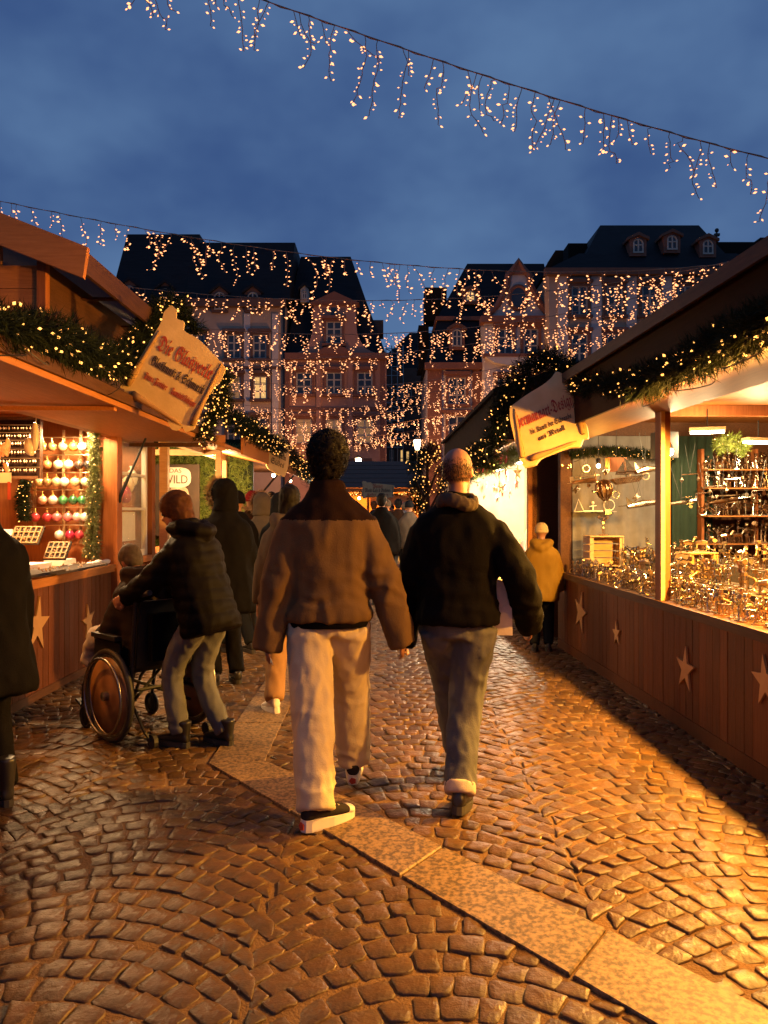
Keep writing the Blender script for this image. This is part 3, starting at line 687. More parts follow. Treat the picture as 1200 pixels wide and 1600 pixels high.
for (y, z, r_) in ((6.12, .60, .21), (7.17, .48, .15), (5.3, .5, .14)):
    o = link('star', star_mesh(r_, wood_star), S.t); o.location = (.012, y, z); o.rotation_euler = (R(-8 if r_ > .2 else 10), 0, 0)
garland('thick fir garland with amber bulbs lying on the left canopy roof', [P(-70, 492, 3.35), P(0, 512, 3.7), P(60, 520, 4.1), P(110, 540, 4.5), P(160, 562, 5.1), P(195, 560, 5.75), P(225, 522, 6.3), P(250, 486, 6.6), P(278, 482, 6.8), P(305, 520, 6.95)], .13, 1000, 280, None, 31, br=.009)
garland('short fir garland bunched under the corner of the scroll sign on the left', [P(352, 585, 7.4), P(346, 620, 7.5), P(335, 645, 7.6), P(325, 665, 7.6), P(318, 688, 7.6)], .11, 900, 130, None, 32, br=.009)
sign('parchment scroll sign reading Die Glasperle on the left stall corner', 5.6, (275, 584), (112, 66), (72, -128), 12, -12,
     [('Die Glasperle', .22, ink_r, .02, .12, .72, True), ('Glaskunst & Schmuck', .145, ink_d, .03, -.05, .70, True), ('Petra Förster', .10, ink_r, -.16, -.21, .30, True), ('Darmstadt/Arheilgen', .10, ink_r, .21, -.21, .32, True)])
lg = 'shaded lamps under the left stall ceiling'
for i, y in enumerate((3.4, 4.9, 6.55, 7.4)):
    dome_lamp(['shaded lamp above the counter of the glass stall, out toward the viewer', 'shaded lamp above the jewellery counter by the coat wearer', 'bright dome lamp left of its twin above the bauble rack', 'bright dome lamp closest to the bauble rack post'][i], (-2.98, y, 2.38), (50, 110, 240, 200)[i], (.0, 0, -1), .10, lg, spot=165, col=(1, .62, .28) if i > 1 else (1, .36, .05))
# bauble rack
RY = 7.62
rk = thing('bauble_rack', 'pale wooden rack with six metal rods holding rows of baubles', 'rack', (-3.2, RY, .97)); rk_o = Vector((-3.2, RY, .97))
def rel(p): return Vector(p) - rk_o
for x in (52, 97, 124, 146): MB().span(rel(P(x, 850, RY + .1)), rel(P(x + 5, 672, RY + .12))).build('upright', wood_p, rk)
rods = [683.5, 711, 738.5, 765.6, 792.7, 820.6]; xl = [66, 66, 53, 43, 55, 70]
for y, x in zip(rods, xl): MB().tube([rel(P(x, y, RY)), rel(P(140, y, RY))], .006, 6).build('rod', mat('rod_brass', (.7, .55, .35), .3, 1., col2=(.6, .45, .28), scale=12), rk)
BC = {'bronze': (.30, .15, .06), 'tan': (.45, .28, .15), 'amber': (.60, .24, .04), 'pearl white': (.80, .72, .60), 'copper': (.50, .20, .08), 'cream': (.78, .66, .48), 'dark brown': (.06, .03, .02), 'black': (.02, .015, .015), 'clear gold': (.66, .50, .26), 'pink gold': (.62, .36, .28), 'green': (.03, .16, .05), 'dark green': (.015, .09, .03), 'rose red': (.42, .03, .05), 'pink': (.58, .16, .17), 'magenta': (.36, .01, .05), 'pale pink': (.72, .42, .38)}
rows = [(455, [(350, 'bronze'), (420, 'bronze'), (505, 'tan'), (592, 'amber'), (665, 'pearl white')]), (598, [(380, 'copper'), (468, 'cream'), (552, 'pearl white'), (638, 'dark brown'), (713, 'black')]),
        (738, [(318, 'clear gold'), (380, 'bronze'), (455, 'clear gold'), (520, 'pearl white'), (605, 'clear gold'), (690, 'cream')]), (884, [(343, 'pink gold'), (427, 'pearl white'), (508, 'green'), (590, 'dark green'), (663, 'green')]),
        (1022, [(285, 'rose red'), (380, 'rose red'), (460, 'pink'), (548, 'pink'), (622, 'pale pink'), (685, 'pearl white')]), (1165, [(478, 'pearl white'), (563, 'magenta'), (640, 'rose red')])]
cap_m = mat('bauble_cap_gold', (.75, .6, .35), .3, 1., col2=(.6, .45, .25), scale=30); bm_cache = {}
orow = ['topmost', 'second', 'third', 'fourth', 'fifth', 'lowest']
for ri, (zy, lst) in enumerate(rows):
    for zx, cn in lst:
        x = zx / 5.16; y = zy / 5.16 + 610; p = P(x, y, RY - .0); rr = .047
        if cn not in bm_cache:
            c = BC[cn]; mt = mat('bauble_' + cn.replace(' ', '_'), c, .12, .35, col2=tuple(min(1, v * 1.5 + .03) for v in c), scale=18, detail=2, coat=.6)
            m1 = MB().ball((0, 0, 0), rr, 20, 14).mesh('ball', mt, True); m2 = MB().lathe([(.014, .044), (.014, .058), (.006, .062)], 10).mesh('cap', cap_m); bm_cache[cn] = (m1, m2)
        b_ = thing('bauble', f'{cn} glass bauble hanging from the {orow[ri]} rod of the rack', 'bauble', p, 0, f'{cn} baubles on the {orow[ri]} rod')
        link('ball', bm_cache[cn][0], b_); c_ = link('cap', bm_cache[cn][1], b_)
        rz_ = P(x, rods[ri], RY).z - p.z; MB().tube([(0, 0, .06), (0, 0, max(rz_, .065))], .0018, 4).build('hook', cap_m, b_)
garland('fir garland hanging down beside the bauble rack post', [P(146, 655, 7.5), P(149, 700, 7.52), P(147, 760, 7.55), P(145, 820, 7.55), P(143, 872, 7.55)], .07, 1500, 70, None, 33, bulb_y, .006, nm=mat('fir_needles_tinsel', (.07, .09, .02), .45, col2=(.14, .14, .04), scale=20), ln=.045)
garland('short fir garland left of the bauble rack', [P(40, 752, 7.3), P(36, 780, 7.3), P(38, 812, 7.3)], .06, 1500, 30, None, 34, bulb_y, .006, ln=.045)
# earring board
eb = thing('earring_board', 'dark framed board hung with rows of small glass earrings', 'display', P(20, 700, 6.9)); eo = P(20, 700, 6.9); el = lambda x, y, d=0.: P(x, y, 6.9 + d) - eo
MB().span(el(-60, 748, .02), el(64, 655, .04)).build('panel', mat('velvet_dark', (.012, .005, .003), .9, spec=.05, col2=(.02, .008, .005), scale=10), eb)
m = MB(); m.span(el(62, 748, 0), el(67, 653, .05)); m.span(el(-60, 748, 0), el(62, 744, .05)); m.span(el(-60, 656, 0), el(62, 652, .05)); m.build('frame', wood_d, eb)
m = MB(); er = MB()
for y in (664, 676, 688, 702, 716, 730):
    m.tube([el(-60, y, -.005), el(62, y, -.005)], .003, 4)
    for k in range(24):
        x = -50 + k * 4.6 + random.uniform(-1, 1); er.octa(el(x, y + 5, -.012), random.uniform(.007, .013), (0, 0, 1), 1.6)
m.build('rail', cap_m, eb); er.build('earrings', mat('glass_beads', (.5, .3, .2), .15, .3, col2=(.75, .6, .4), scale=25, coat=.5), eb, True, kind='stuff')
ws = MB()
for p_, s_ in (((46, 697), (.045, .03, .075)), ((55, 682), (.03, .03, .12))): ws.ball(P(*p_, 6.3) - P(50, 690, 6.3), 1, 12, 10, s_)
ws.ball(P(49, 708, 6.3) - P(50, 690, 6.3), .025); ws.tube([P(56, 665, 6.3) - P(50, 690, 6.3), P(57, 640, 6.3) - P(50, 690, 6.3)], .002, 4)
o = ws.build('glass_ornament', mat('glass_white', (.85, .8, .72), .15, col2=(.75, .68, .58), scale=10, coat=.5), None, True); o.location = P(50, 690, 6.3); tag(o, 'white blown glass ornament hanging before the earring board', 'ornament')
ws = MB()
for a in range(7): ws.ball((math.sin(a * .7) * .03 + .012 * a - .04, 0, .09 - abs(a - 3) * .022), .05, 10, 8, (.35, .5, 1.3 - .1 * a), Matrix.Rotation(R(15 - a * 6), 3, 'Y'))
ws.tube([(0, 0, -.06), (.02, 0, -.14)], [.02, .012], 6)
o = ws.build('glass_ornament', mat('glass_pink', (.75, .32, .22), .15, col2=(.85, .6, .48), scale=30, coat=.5), None, True); o.location = P(8, 712, 6.0); tag(o, 'pink ribbed glass shell hanging at the left stall edge', 'ornament')
# counter goods of the glass stall
def tray(label, c, w, d, h, tilt, m, grid=0, rz=0., cat='tray'):
    t = thing('display_tray', label, cat, c, rz); q = Matrix.Rotation(tilt, 3, 'X')
    b_ = MB(); b_.box((0, 0, h / 2), (w, d, h), q); b_.build('base', m, t)
    if grid:
        f = MB()
        for i in range(grid + 1): f.box(q @ Vector((w * (i / grid - .5) * .88, 0, h + .006)), (.008, d * .9, .014), q)
        for j in range(4): f.box(q @ Vector((0, d * (j / 3 - .5) * .88, h + .007)), (w * .9, .008, .012), q)
        f.build('divider', wood_p if m is not black_metal else mat('tray_rim', (.25, .16, .09), .6, col2=(.18, .1, .05), scale=9), t)
    k = MB()
    for _ in range(26): k.octa(q @ Vector((random.uniform(-.42, .42) * w, random.uniform(-.42, .42) * d, h + .008)), random.uniform(.005, .011))
    k.build('jewellery', MATS['glass_beads'], t, kind='stuff'); return t
velvet = mat('tray_black', (.03, .02, .016), .8, col2=(.05, .03, .02), scale=12)
tray('black compartment tray tilted up on the upper white box', P(42, 838, 6.6), .26, .2, .015, R(48), velvet, 5)
tray('black compartment tray tilted against the lower white box', P(90, 862, 6.75), .2, .2, .015, R(48), velvet, 4)
tray('flat black tray of glass beads along the snowy counter edge', P(100, 892, 6.4) + Vector((-.02, .1, 0)), .3, 1.1, .02, 0, velvet)
tray('flat black tray of brooches close to the coat wearer', P(45, 900, 5.5) + Vector((-.05, 0, 0)), .3, .8, .02, 0, velvet)
tray('white linen tray scattered with brooches behind the black trays', (-3.2, 6.3, .99), .3, 1.5, .05, 0, snow_cloth)
for (a, b_, l) in (((-3.62, 6.45, .97), (-3.28, 7.0, 1.16), 'low white linen covered box with brooches on the glass counter'), ((-3.95, 6.5, .97), (-3.45, 7.2, 1.34), 'tall white linen covered box behind the trays'), ((-3.2, 7.2, .97), (-3.0, 7.5, 1.05), 'small white box below the bauble rack')):
    c = [(a[i] + b_[i]) / 2 for i in range(3)]; t = thing('display_box', l, 'box', (c[0], c[1], a[2])); d = [b_[i] - a[i] for i in range(3)]
    m = MB(); m.box((0, 0, d[2] / 2), d, None, .93); m.build('body', snow_cloth, t); m = MB(); m.span((-d[0] / 2 - .012, -d[1] / 2 - .012, 0), (d[0] / 2 + .012, d[1] / 2 + .012, .025)); m.build('rim', wood_p, t)
mb = MB(); mb.tube([(0, y, .02 + .005 * math.sin(y * 9)) for y in np.arange(0, 2.6, .06)], [.02 + .006 * math.sin(i * 1.7) for i in range(len(np.arange(0, 2.6, .06)))], 8)
o = organic('cotton_snow', mb, snow_cloth, None, .009, 2, .004, 30); o.location = (-2.79, 5.22, .985); tag(o, 'roll of white cotton snow along the glass stall counter edge', 'decoration')
t = thing('price_card', 'white price card on a red stand at the left edge', 'card', P(8, 770, 5.6)); MB().box((-.01, 0, .11), (.11, .006, .075)).build('card', white_paint, t); MB().tube([(.03, 0, -.05), (.03, 0, .08)], .012, 6).build('stand', ink_r, t)
# goods behind the window pane
for i, (x, y, Y, c) in enumerate(((200, 770, 8.9, (.7, .55, .35)), (196, 786, 8.8, (.35, .03, .05)), (206, 760, 9.0, (.8, .75, .65)))):
    m = MB(); m.lathe([(.03, 0), (.06, .03), (.075, .1), (.05, .17), (.02, .2), (.025, .24)], 14); o = m.build('glass_vase', mat('vase_glass_%d' % i, c, .15, col2=tuple(v * .8 for v in c), scale=9, coat=.5), None, True); o.location = P(x, y, Y)
    tag(o, ['cream glass vase behind the middle window pane', 'dark red glass vase behind the window pane', 'white glass vase highest behind the window pane'][i], 'vase')
dome_lamp('small lamp lighting the closed window bay of the glass stall', (-3.2, 8.5, 2.4), 60, (0, 0, -1), .09, None, spot=160, col=LAMPW)

# ---- right stall selling bolt figures
RZ_ = R(2.085); S = Stall('dark wooden stall with star panels selling metal bolt figures', (2.118, 4.235, 0), RZ_); RS = S
S.planks(-3.6, 4.3, .10, .795, -.011, .098, wood_vd); S.box('plinth', (-.03, -3.6, 0), (.01, 4.3, .10), wood_vd)
S.box('counter', (-.05, -3.6, .80), (1.2, 4.3, .84), wood_d); S.box('counter_lip', (-.065, -3.6, .79), (-.051, 4.3, .85), wood_d)
S.box('back_wall', (2.7, -3.6, 0), (2.74, 4.35, 2.7), wood_vd); S.box('end_wall', (0, 4.31, 0), (2.7, 4.35, 2.7), wood_d); S.box('end_wall', (0, -3.64, 0), (2.7, -3.6, 2.7), wood_d)
S.box('ceiling', (.0, -3.6, 2.50), (2.7, 4.3, 2.53), soffit_m); S.box('ceiling_beam', (.0, .9, 2.40), (2.6, .98, 2.498), wood_v); S.box('ceiling_beam', (.0, 2.9, 2.40), (2.6, 2.98, 2.498), wood_v)
S.box('post', (.0, 1.51, .84), (.08, 1.60, 2.25), wood_v); S.box('post_edge', (.0, 1.485, .84), (.03, 1.508, 2.25), wood_p)
S.box('post', (-.02, 4.22, 0), (.1, 4.33, 2.25), wood_d); S.box('post', (.0, -1.7, .84), (.08, -1.61, 2.25), wood_v)
S.box('soffit', (-.40, -3.6, 2.25), (.10, 4.33, 2.275), soffit_m); S.box('header', (.0, -3.6, 2.28), (.06, 4.3, 2.5), soffit_m)
S.box('fascia', (-.425, -3.6, 2.245), (-.402, 4.33, 2.64), mat('wood_fascia_stained', (.040, .016, .006), .7, spec=.06, col2=(.026, .010, .004), scale=5, stretch=(12, 1, 12)))
r = MB(); r.hexa([(-.48, -3.7, 2.63), (2.8, -3.7, 3.5), (2.8, 4.4, 3.5), (-.48, 4.4, 2.63)], [(-.48, -3.7, 2.68), (2.8, -3.7, 3.55), (2.8, 4.4, 3.55), (-.48, 4.4, 2.68)]); rf = r.build('roof', roof_felt, S.t)
S.box('roof_edge', (-.50, -3.7, 2.61), (-.482, 4.4, 2.69), wood_d, rf)
for (y, z, r_, a) in ((3.43, .50, .20, 14), (2.37, .455, .10, -5), (.99, .43, .145, 4), (-.03, .57, .14, -8)):
    o = link('star', star_mesh(r_, wood_star), S.t); o.location = (-.038, y, z); o.rotation_euler = (R(a), 0, 0)
# cloth on the end wall
n = 40; cm = MB(); vs = []
for i in range(n + 1):
    for j in range(14):
        x = .12 + 1.08 * i / n; z = .84 + 1.5 * j / 13; vs.append((x, 4.24 + .018 * math.sin(i * 1.1 + .4 * j * .3) * (1 - j / 13 * .6) + .012 * noise.noise(Vector((x * 6, z * 3, 0))), z))
cm.add(vs, [(i * 14 + j, (i + 1) * 14 + j, (i + 1) * 14 + j + 1, i * 14 + j + 1) for i in range(n) for j in range(13)])
o = cm.build('backdrop_cloth', mat('cloth_grey', (.16, .15, .14), .9, col2=(.12, .11, .10), scale=8, bump=.2, bscale=90), None, True); o.matrix_world = S.M; tag(o, 'grey cloth pinned to the end wall behind the metal figures', 'cloth')
cm = MB(); vs = []
for i in range(21):
    for j in range(8): vs.append((1.22 + .45 * i / 20, 4.22 + .02 * math.sin(i * 1.5), .84 + 1.5 * j / 7))
cm.add(vs, [(i * 8 + j, (i + 1) * 8 + j, (i + 1) * 8 + j + 1, i * 8 + j + 1) for i in range(20) for j in range(7)])
o = cm.build('backdrop_cloth', mat('cloth_green', (.010, .026, .014), .9, col2=(.015, .034, .018), scale=8, bump=.2, bscale=90), None, True); o.matrix_world = S.M; tag(o, 'dark green cloth beside the metal figure shelves', 'cloth')
# display steps
ds = thing('display_steps', 'dark cloth covered steps rising behind the counter figures', 'display', S.W(.8, 2, .84), RZ_)
dk = mat('cloth_dark_display', (.05, .04, .035), .9, col2=(.08, .06, .05), scale=9)
for x0, x1, z in ((.38, .75, .10), (.75, 1.15, .22)): MB().span((x0 - .8, -2.9, 0), (x1 - .8, 2.15, z)).build('step', dk, ds)
# shelves facing the customer
sh = thing('shelf_unit', 'pale wooden shelves crowded with metal figures at the stall end', 'shelves', S.W(2.0, 4.1, .84), RZ_)
for z in (.32, .62, .92, 1.12): MB().span((-.5, -.16, z - .012), (.66, .12, z)).build('shelf', wood_l, sh)
for x in (-.5, .1, .64): MB().span((x, .0, 0), (x + .03, .1, 1.35)).build('upright', wood_v, sh)
# figures of bolts and nuts, six patterns
def figure(kind, rg):
    m = MB(); b = .0
    m.box((0, 0, .003), (.05, .04, .006))
    def rod(a, b_, r=.0035): m.tube([a, b_], r, 6)
    def nut(c, r=.010, h=.012): m.lathe([(r, -h / 2), (r, h / 2)], 6, c)
    hip = Vector((0, 0, .05)); ch = Vector((0, 0, .085)); hd = Vector((.002, -.004, .112))
    if kind in (0, 1, 2, 5):
        rod((-.012, 0, .005), (-.008, 0, .05)); rod((.012, -.006, .005), (.008, 0, .05)); nut(hip); nut(ch, .012, .016); rod(hip, hd); m.ball(hd, .012, 8, 6); nut(hd + Vector((0, 0, .012)), .014, .004)
        if kind == 0: rod(ch, (.035, -.015, .10)); rod(ch, (-.035, -.01, .07)); rod((.035, -.02, .06), (.035, -.012, .135), .002)
        if kind == 1: rod(ch, (.03, -.03, .075)); rod(ch, (-.03, -.03, .08)); m.lathe([(.022, -.004), (.022, .004)], 10, (0, -.035, .075), (0, 1, 0))
        if kind == 2: rod(ch, (.03, -.02, .07)); rod(ch, (-.03, -.02, .07)); m.box((0, -.035, .05), (.06, .035, .006)); rod((-.025, -.035, 0), (-.025, -.035, .05)); rod((.025, -.035, 0), (.025, -.035, .05))
        if kind == 5: rod(ch, (.04, 0, .12)); rod(ch, (-.04, 0, .12)); m.lathe([(.012, -.004), (.012, .004)], 8, (.045, 0, .125), (1, 0, 0)); m.lathe([(.012, -.004), (.012, .004)], 8, (-.045, 0, .125), (1, 0, 0)); rod((-.05, 0, .125), (.05, 0, .125))
    if kind == 3:   # two-wheeler with rider
        for y in (-.035, .035):
            m.tube([(0, y + .022 * math.cos(a), .024 + .022 * math.sin(a)) for a in [2 * math.pi * i / 12 for i in range(13)]], .003, 5)
        rod((0, -.035, .024), (0, 0, .05)); rod((0, .035, .024), (0, 0, .05)); rod((0, -.035, .024), (0, -.03, .07)); nut((0, .01, .065), .011, .014); rod((0, .01, .07), (0, -.002, .095)); m.ball((0, -.006, .105), .012); rod((0, 0, .085), (.01, -.03, .07)); rod((0, .01, .055), (.012, -.01, .02))
    if kind == 4:   # quadruped
        for x in (-.014, .014):
            for y in (-.025, .03): rod((x, y, .005), (x * .7, y, .045))
        m.tube([(0, -.03, .052), (0, 0, .056), (0, .035, .052)], [.012, .016, .011], 8); rod((0, -.03, .055), (0, -.045, .08), .006); m.ball((0, -.052, .084), .011, 8, 6, (.8, 1.5, .8)); rod((0, .035, .052), (0, .055, .075), .002)
    return m
rg = random.Random(5)
figs = [figure(k, rg).mesh('figure', mt) for k in range(6) for mt in (bright_metal, copper_metal)]
FK = ['bolt figure with staff', 'bolt figure with drum', 'bolt figure at table', 'bolt figure on bicycle', 'bolt animal', 'bolt figure lifting barbell']
def put_figs(label, group, spots, smin=.8, smax=1.35):
    for (x, y, z) in spots:
        ki = rg.randrange(12); kd = FK[ki // 2]; lb = label.replace('bolt figure', ('silvery ' if ki % 2 == 0 else 'brassy ') + kd, 1)
        o = link('bolt_figure', figs[ki]); o.location = RS.W(x, y, z); o.rotation_euler = (0, 0, RZ_ + R(90) + rg.uniform(-.7, .7)); s_ = rg.uniform(smin, smax); o.scale = (s_, s_, s_)
        tag(o, lb, 'figurine', group + ', ' + ('silvery ' if ki % 2 == 0 else 'brassy ') + kd)
def scatter(x0, x1, y0, y1, z, gx, gy): return [(x0 + (i + .5 + rg.uniform(-.3, .3)) * gx, y0 + (j + .5 + rg.uniform(-.3, .3)) * gy, z) for i in range(int((x1 - x0) / gx)) for j in range(int((y1 - y0) / gy))]
put_figs('small bolt figure on the counter front beyond the post', 'bolt figures on the counter beyond the post', scatter(.03, .37, 1.65, 4.05, .841, .085, .095), .95, 1.45)
put_figs('small bolt figure on the counter front, viewer side of post', 'bolt figures on the counter before the post', scatter(.03, .37, -.1, 1.5, .841, .085, .10), .95, 1.5)
put_figs('bolt figure on the lower cloth step of the display', 'bolt figures on the lower step', scatter(.40, .74, .5, 4.05, .941, .115, .13), 1.1, 1.7)
put_figs('bolt figure on the upper cloth step of the display', 'bolt figures on the upper step', scatter(.77, 1.14, 1.2, 4.05, 1.061, .13, .16), 1.0, 1.7)
for i, (z, nm) in enumerate(((.32, 'lowest'), (.62, 'second lowest'), (.92, 'second highest'), (1.12, 'highest'))):
    put_figs(f'bolt figure on the {nm} pale shelf', f'bolt figures on the {nm} shelf', [(2.0 - .46 + k * .105 + rg.uniform(-.02, .02), 4.1 - .06, .84 + z + .001) for k in range(10)] + [(2.0 - .42 + k * .12 + rg.uniform(-.02, .02), 4.1 + .05, .84 + z + .001) for k in range(8)], 1.2, 2.0)
def crate(label, x, y, z, w, d, h_, rz=0., up=True):
    t = thing('wooden_crate', label, 'crate', S.W(x, y, z), RZ_ + rz)
    for k in range(4):
        zz = (k + .5) * h_ / 4 - h_ / 2
        for sx in (-1, 1): MB().box((sx * w / 2, 0, zz + h_ / 2), (.012, d, h_ / 4 - .012)).build('slat', wood_p, t)
        MB().box((0, d / 2, zz + h_ / 2), (w, .012, h_ / 4 - .012)).build('slat', wood_p, t)
    MB().box((0, 0, .006), (w - .014, d - .014, .012)).build('base', wood_p, t); MB().box((0, 0, h_ + .007), (w + .012, d + .012, .012)).build('top', wood_p, t)
    for sx in (-1, 1): MB().box((sx * (w / 2 - .022), -d / 2 + .02, h_ / 2), (.028, .028, h_ - .02)).build('corner_post', wood_p, t)
    return t
crate('open pine crate standing before the grey cloth with a figure on top', .30, 3.75, .942, .34, .24, .30)
put_figs('bolt figure standing on top of the open pine crate', 'bolt figure on the open crate', [(.30, 3.75, 1.262)], 1.4, 1.5)
crate('slatted pine crate just right of the post', .66, 2.35, .942, .26, .2, .2, .2)
put_figs('bolt figure on the slatted crate right of the post', 'bolt figures on the slatted crate', [(.58, 2.35, 1.16), (.72, 2.38, 1.16)], 1.2, 1.5)
# hanging models
def hanging(name, label, p, build, m, cord=.35):
    t = thing(name, label, 'ornament', p); mb = MB(); build(mb); mb.build('body', m, t); c = MB(); c.tube([(0, 0, .02), (.05, 0, cord)], .0016, 4); c.tube([(0, 0, .02), (-.05, 0, cord)], .0016, 4); c.build('cord', wire_k, t); return t
def plane(mb, sc=1., bi=True):
    mb.tube([(-.14 * sc, 0, 0), (-.1 * sc, 0, .0), (.08 * sc, 0, 0), (.13 * sc, 0, 0)], [.008 * sc, .016 * sc, .024 * sc, .02 * sc], 8)
    for z in ((-.02, .045) if bi else (.0,)): mb.box((.05 * sc, 0, z * sc), (.06 * sc, .34 * sc, .006))
    for y in (-.12, .12):
        if bi: mb.tube([(.05 * sc, y * sc, -.02 * sc), (.05 * sc, y * sc, .045 * sc)], .003, 4)
    mb.box((-.13 * sc, 0, 0), (.04 * sc, .12 * sc, .005)); mb.box((-.135 * sc, 0, .03 * sc), (.04 * sc, .005, .06 * sc)); mb.box((.145 * sc, 0, 0), (.006, .02, .14 * sc)); mb.lathe([(.018 * sc, -.006), (.018 * sc, .006)], 10, (.08 * sc, .04, -.05 * sc), (0, 1, 0))
def balloon(mb):
    for k in range(12):
        a = 2 * math.pi * k / 12; pr = [(.02, -.11), (.06, -.06), (.085, .0), (.08, .05), (.045, .085), (.0, .095)]
        mb.tube([(r_ * math.cos(a), r_ * math.sin(a), z) for r_, z in pr], .006, 4)
    mb.ball((0, 0, 0), .075, 12, 10, (1, 1, 1.15)); mb.box((0, 0, -.22), (.06, .06, .045))
    for x in (-.025, .025):
        for y in (-.025, .025): mb.tube([(x, y, -.2), (x * .8, y * .8, -.1)], .002, 4)
def ship(mb):
    mb.hexa([(-.12, -.02, 0), (.12, -.02, 0), (.12, .02, 0), (-.12, .02, 0)], [(-.17, -.045, .06), (.19, -.045, .06), (.19, .045, .06), (-.17, .045, .06)]); mb.tube([(0, 0, .05), (0, 0, .26)], .004, 5)
    mb.prism([(.01, 0, .08), (.13, 0, .09), (.01, 0, .25)], (0, .004, 0)); mb.prism([(-.01, 0, .08), (-.12, 0, .1), (-.01, 0, .22)], (0, .004, 0))
def jet(mb):
    mb.tube([(-.16, 0, 0), (0, 0, .01), (.15, 0, .0), (.2, 0, 0)], [.02, .034, .024, .004], 10); mb.prism([(-.12, -.2, 0), (.03, 0, 0), (-.12, .2, 0), (-.15, .2, 0), (-.1, 0, 0), (-.15, -.2, 0)], (0, 0, .006)); mb.prism([(-.16, 0, 0), (-.08, 0, .02), (-.16, 0, .09)], (0, .005, 0))
for nm, lb, (x, y, Y), fn, mt, rzz in (('model_biplane', 'metal biplane model hanging in front of the grey cloth', (912, 752, 7.6), plane, copper_metal, 20), ('model_balloon', 'striped hot-air balloon model hanging beside the biplane', (944, 765, 7.5), balloon, copper_metal, 0),
        ('model_ship', 'metal sailing ship model hanging next to the post', (980, 755, 7.5), ship, bright_metal, 15), ('model_jet', 'metal jet model hanging low beside the post', (1005, 788, 7.2), jet, bright_metal, 10), ('model_airplane', 'small metal airplane hanging right of the post', (1065, 785, 7.3), plane, bright_metal, -15),
        ('model_airship', 'metal winged model hanging highest beside the post', (1008, 735, 7.0), jet, copper_metal, 40), ('model_glider', 'metal glider hanging before the pale shelves', (1130, 783, 7.2), plane, copper_metal, 5)):
    t = hanging(nm, lb, P(x, y, Y), fn, mt); t.rotation_euler = (0, R(-8), R(rzz))
wsn = thing('wire_shape_shelf', 'little glass shelf of white wire shapes on the grey cloth', 'shelf', S.W(.22, 4.12, 1.5), RZ_)
MB().span((-.12, 0, 0), (.35, .1, .008)).build('shelf', grey_metal, wsn)
m = MB(); m.tube([(-.1, .04, .012), (-.06, .04, .14), (.0, .04, .012), (.22, .04, .012), (.28, .04, .016)], .006, 5); m.tube([(.28 + .06 * math.cos(a), .04, .075 + .06 * math.sin(a)) for a in [2 * math.pi * i / 16 for i in range(17)]], .005, 5); m.tube([(.1, .04, .01), (.1, .04, .08)], .008, 6); m.ball((.1, .04, .1), .018); m.tube([(.06, .04, .06), (.14, .04, .07)], .005, 5); m.build('wire_shape', mat('wire_white', (.8, .75, .65), .4, col2=(.7, .65, .55), scale=9), wsn)
for k in range(9):
    x_ = 885 + k * 15.5; t = hanging('hanging_ornament', ['small winged bolt ornament', 'small bolt star ornament', 'small bolt ring ornament'][k % 3] + ' hanging in the row before the grey cloth', P(x_, 728 + (k * 37) % 70, 7.75), (lambda mb, k=k: (plane(mb, .3, False) if k % 3 == 0 else (mb.octa((0, 0, 0), .03, (1, 0, .3), 1.6), mb.octa((0, 0, 0), .03, (.3, 0, 1), 1.6)) if k % 3 == 1 else mb.tube([(.035 * math.cos(a), 0, .035 * math.sin(a)) for a in [2 * math.pi * i / 14 for i in range(15)]], .006, 5))), bright_metal if k % 2 else copper_metal, .2); t['group'] = 'hanging bolt ornaments, kind %d' % (k % 3)
for k in range(6):
    t = hanging('hanging_mobile', 'small bolt mobile hanging in front of the pale shelves', P(1078 + k * 22, 742 + (k * 29) % 40, 7.4), (lambda mb: (mb.tube([(-.08, 0, 0), (.08, 0, .01)], .004, 5), mb.octa((-.08, 0, -.05), .022, (0, 0, 1), 1.5), mb.octa((.08, 0, -.04), .02, (0, 0, 1), 1.5), mb.tube([(-.08, 0, 0), (-.08, 0, -.05)], .002, 4), mb.tube([(.08, 0, .01), (.08, 0, -.04)], .002, 4))), bright_metal, .3); t['group'] = 'bolt mobiles over the shelves'
# boxes and lamps hung under the roof
t = thing('speaker_box', 'black box lamp housing under the stall ceiling', 'box', S.W(.6, 2.9, 2.12), RZ_); MB().span((-.1, -.08, -.12), (.1, .08, .12)).build('body', black_metal, t); MB().span((-.02, -.01, .12), (.02, .01, .37)).build('bracket', black_metal, t)
t = thing('wooden_box', 'small brown wooden box hanging before the grey cloth', 'box', S.W(.42, 3.7, 2.0), RZ_); MB().span((-.09, -.07, -.08), (.09, .07, .06)).build('body', wood_v, t); MB().tube([(0, 0, .06), (0, 0, .5)], .003, 4).build('cord', wire_k, t)
def bulb_lamp(label, p, power, r=.035, size=.05, spot=None, col=None):
    t = thing('stall_bulb', label, 'lamp', p); m = MB(); m.ball((0, 0, 0), r, 12, 10); m.build('bulb', lampglow, t, True); m = MB(); m.lathe([(.02, .025), (.025, .05), (.02, .08)], 10); m.build('socket', black_metal, t)
    MB().tube([(0, 0, .08), (0, 0, .45)], .004, 5).build('cord', wire_k, t); point_lamp(t, (0, 0, -.06), power, size, col); return t
bulb_lamp('bare bright bulb shining just right of the wooden post', P(1046, 706, 6.6), 75, col=LAMPW)
for y, l, c_, pw in ((-2.6, 'dome lamp over the counter farthest behind the viewer', (1, .36, .05), 130), (-1.2, 'dome lamp over the counter beside the viewer', (1, .42, .06), 720), (.35, 'dome lamp over the counter just outside the picture', (1, .46, .065), 1650)): dome_lamp(l, S.W(.42, y, 1.99), pw, (-.58, 0, -1), .1, None, spot=178, col=c_)
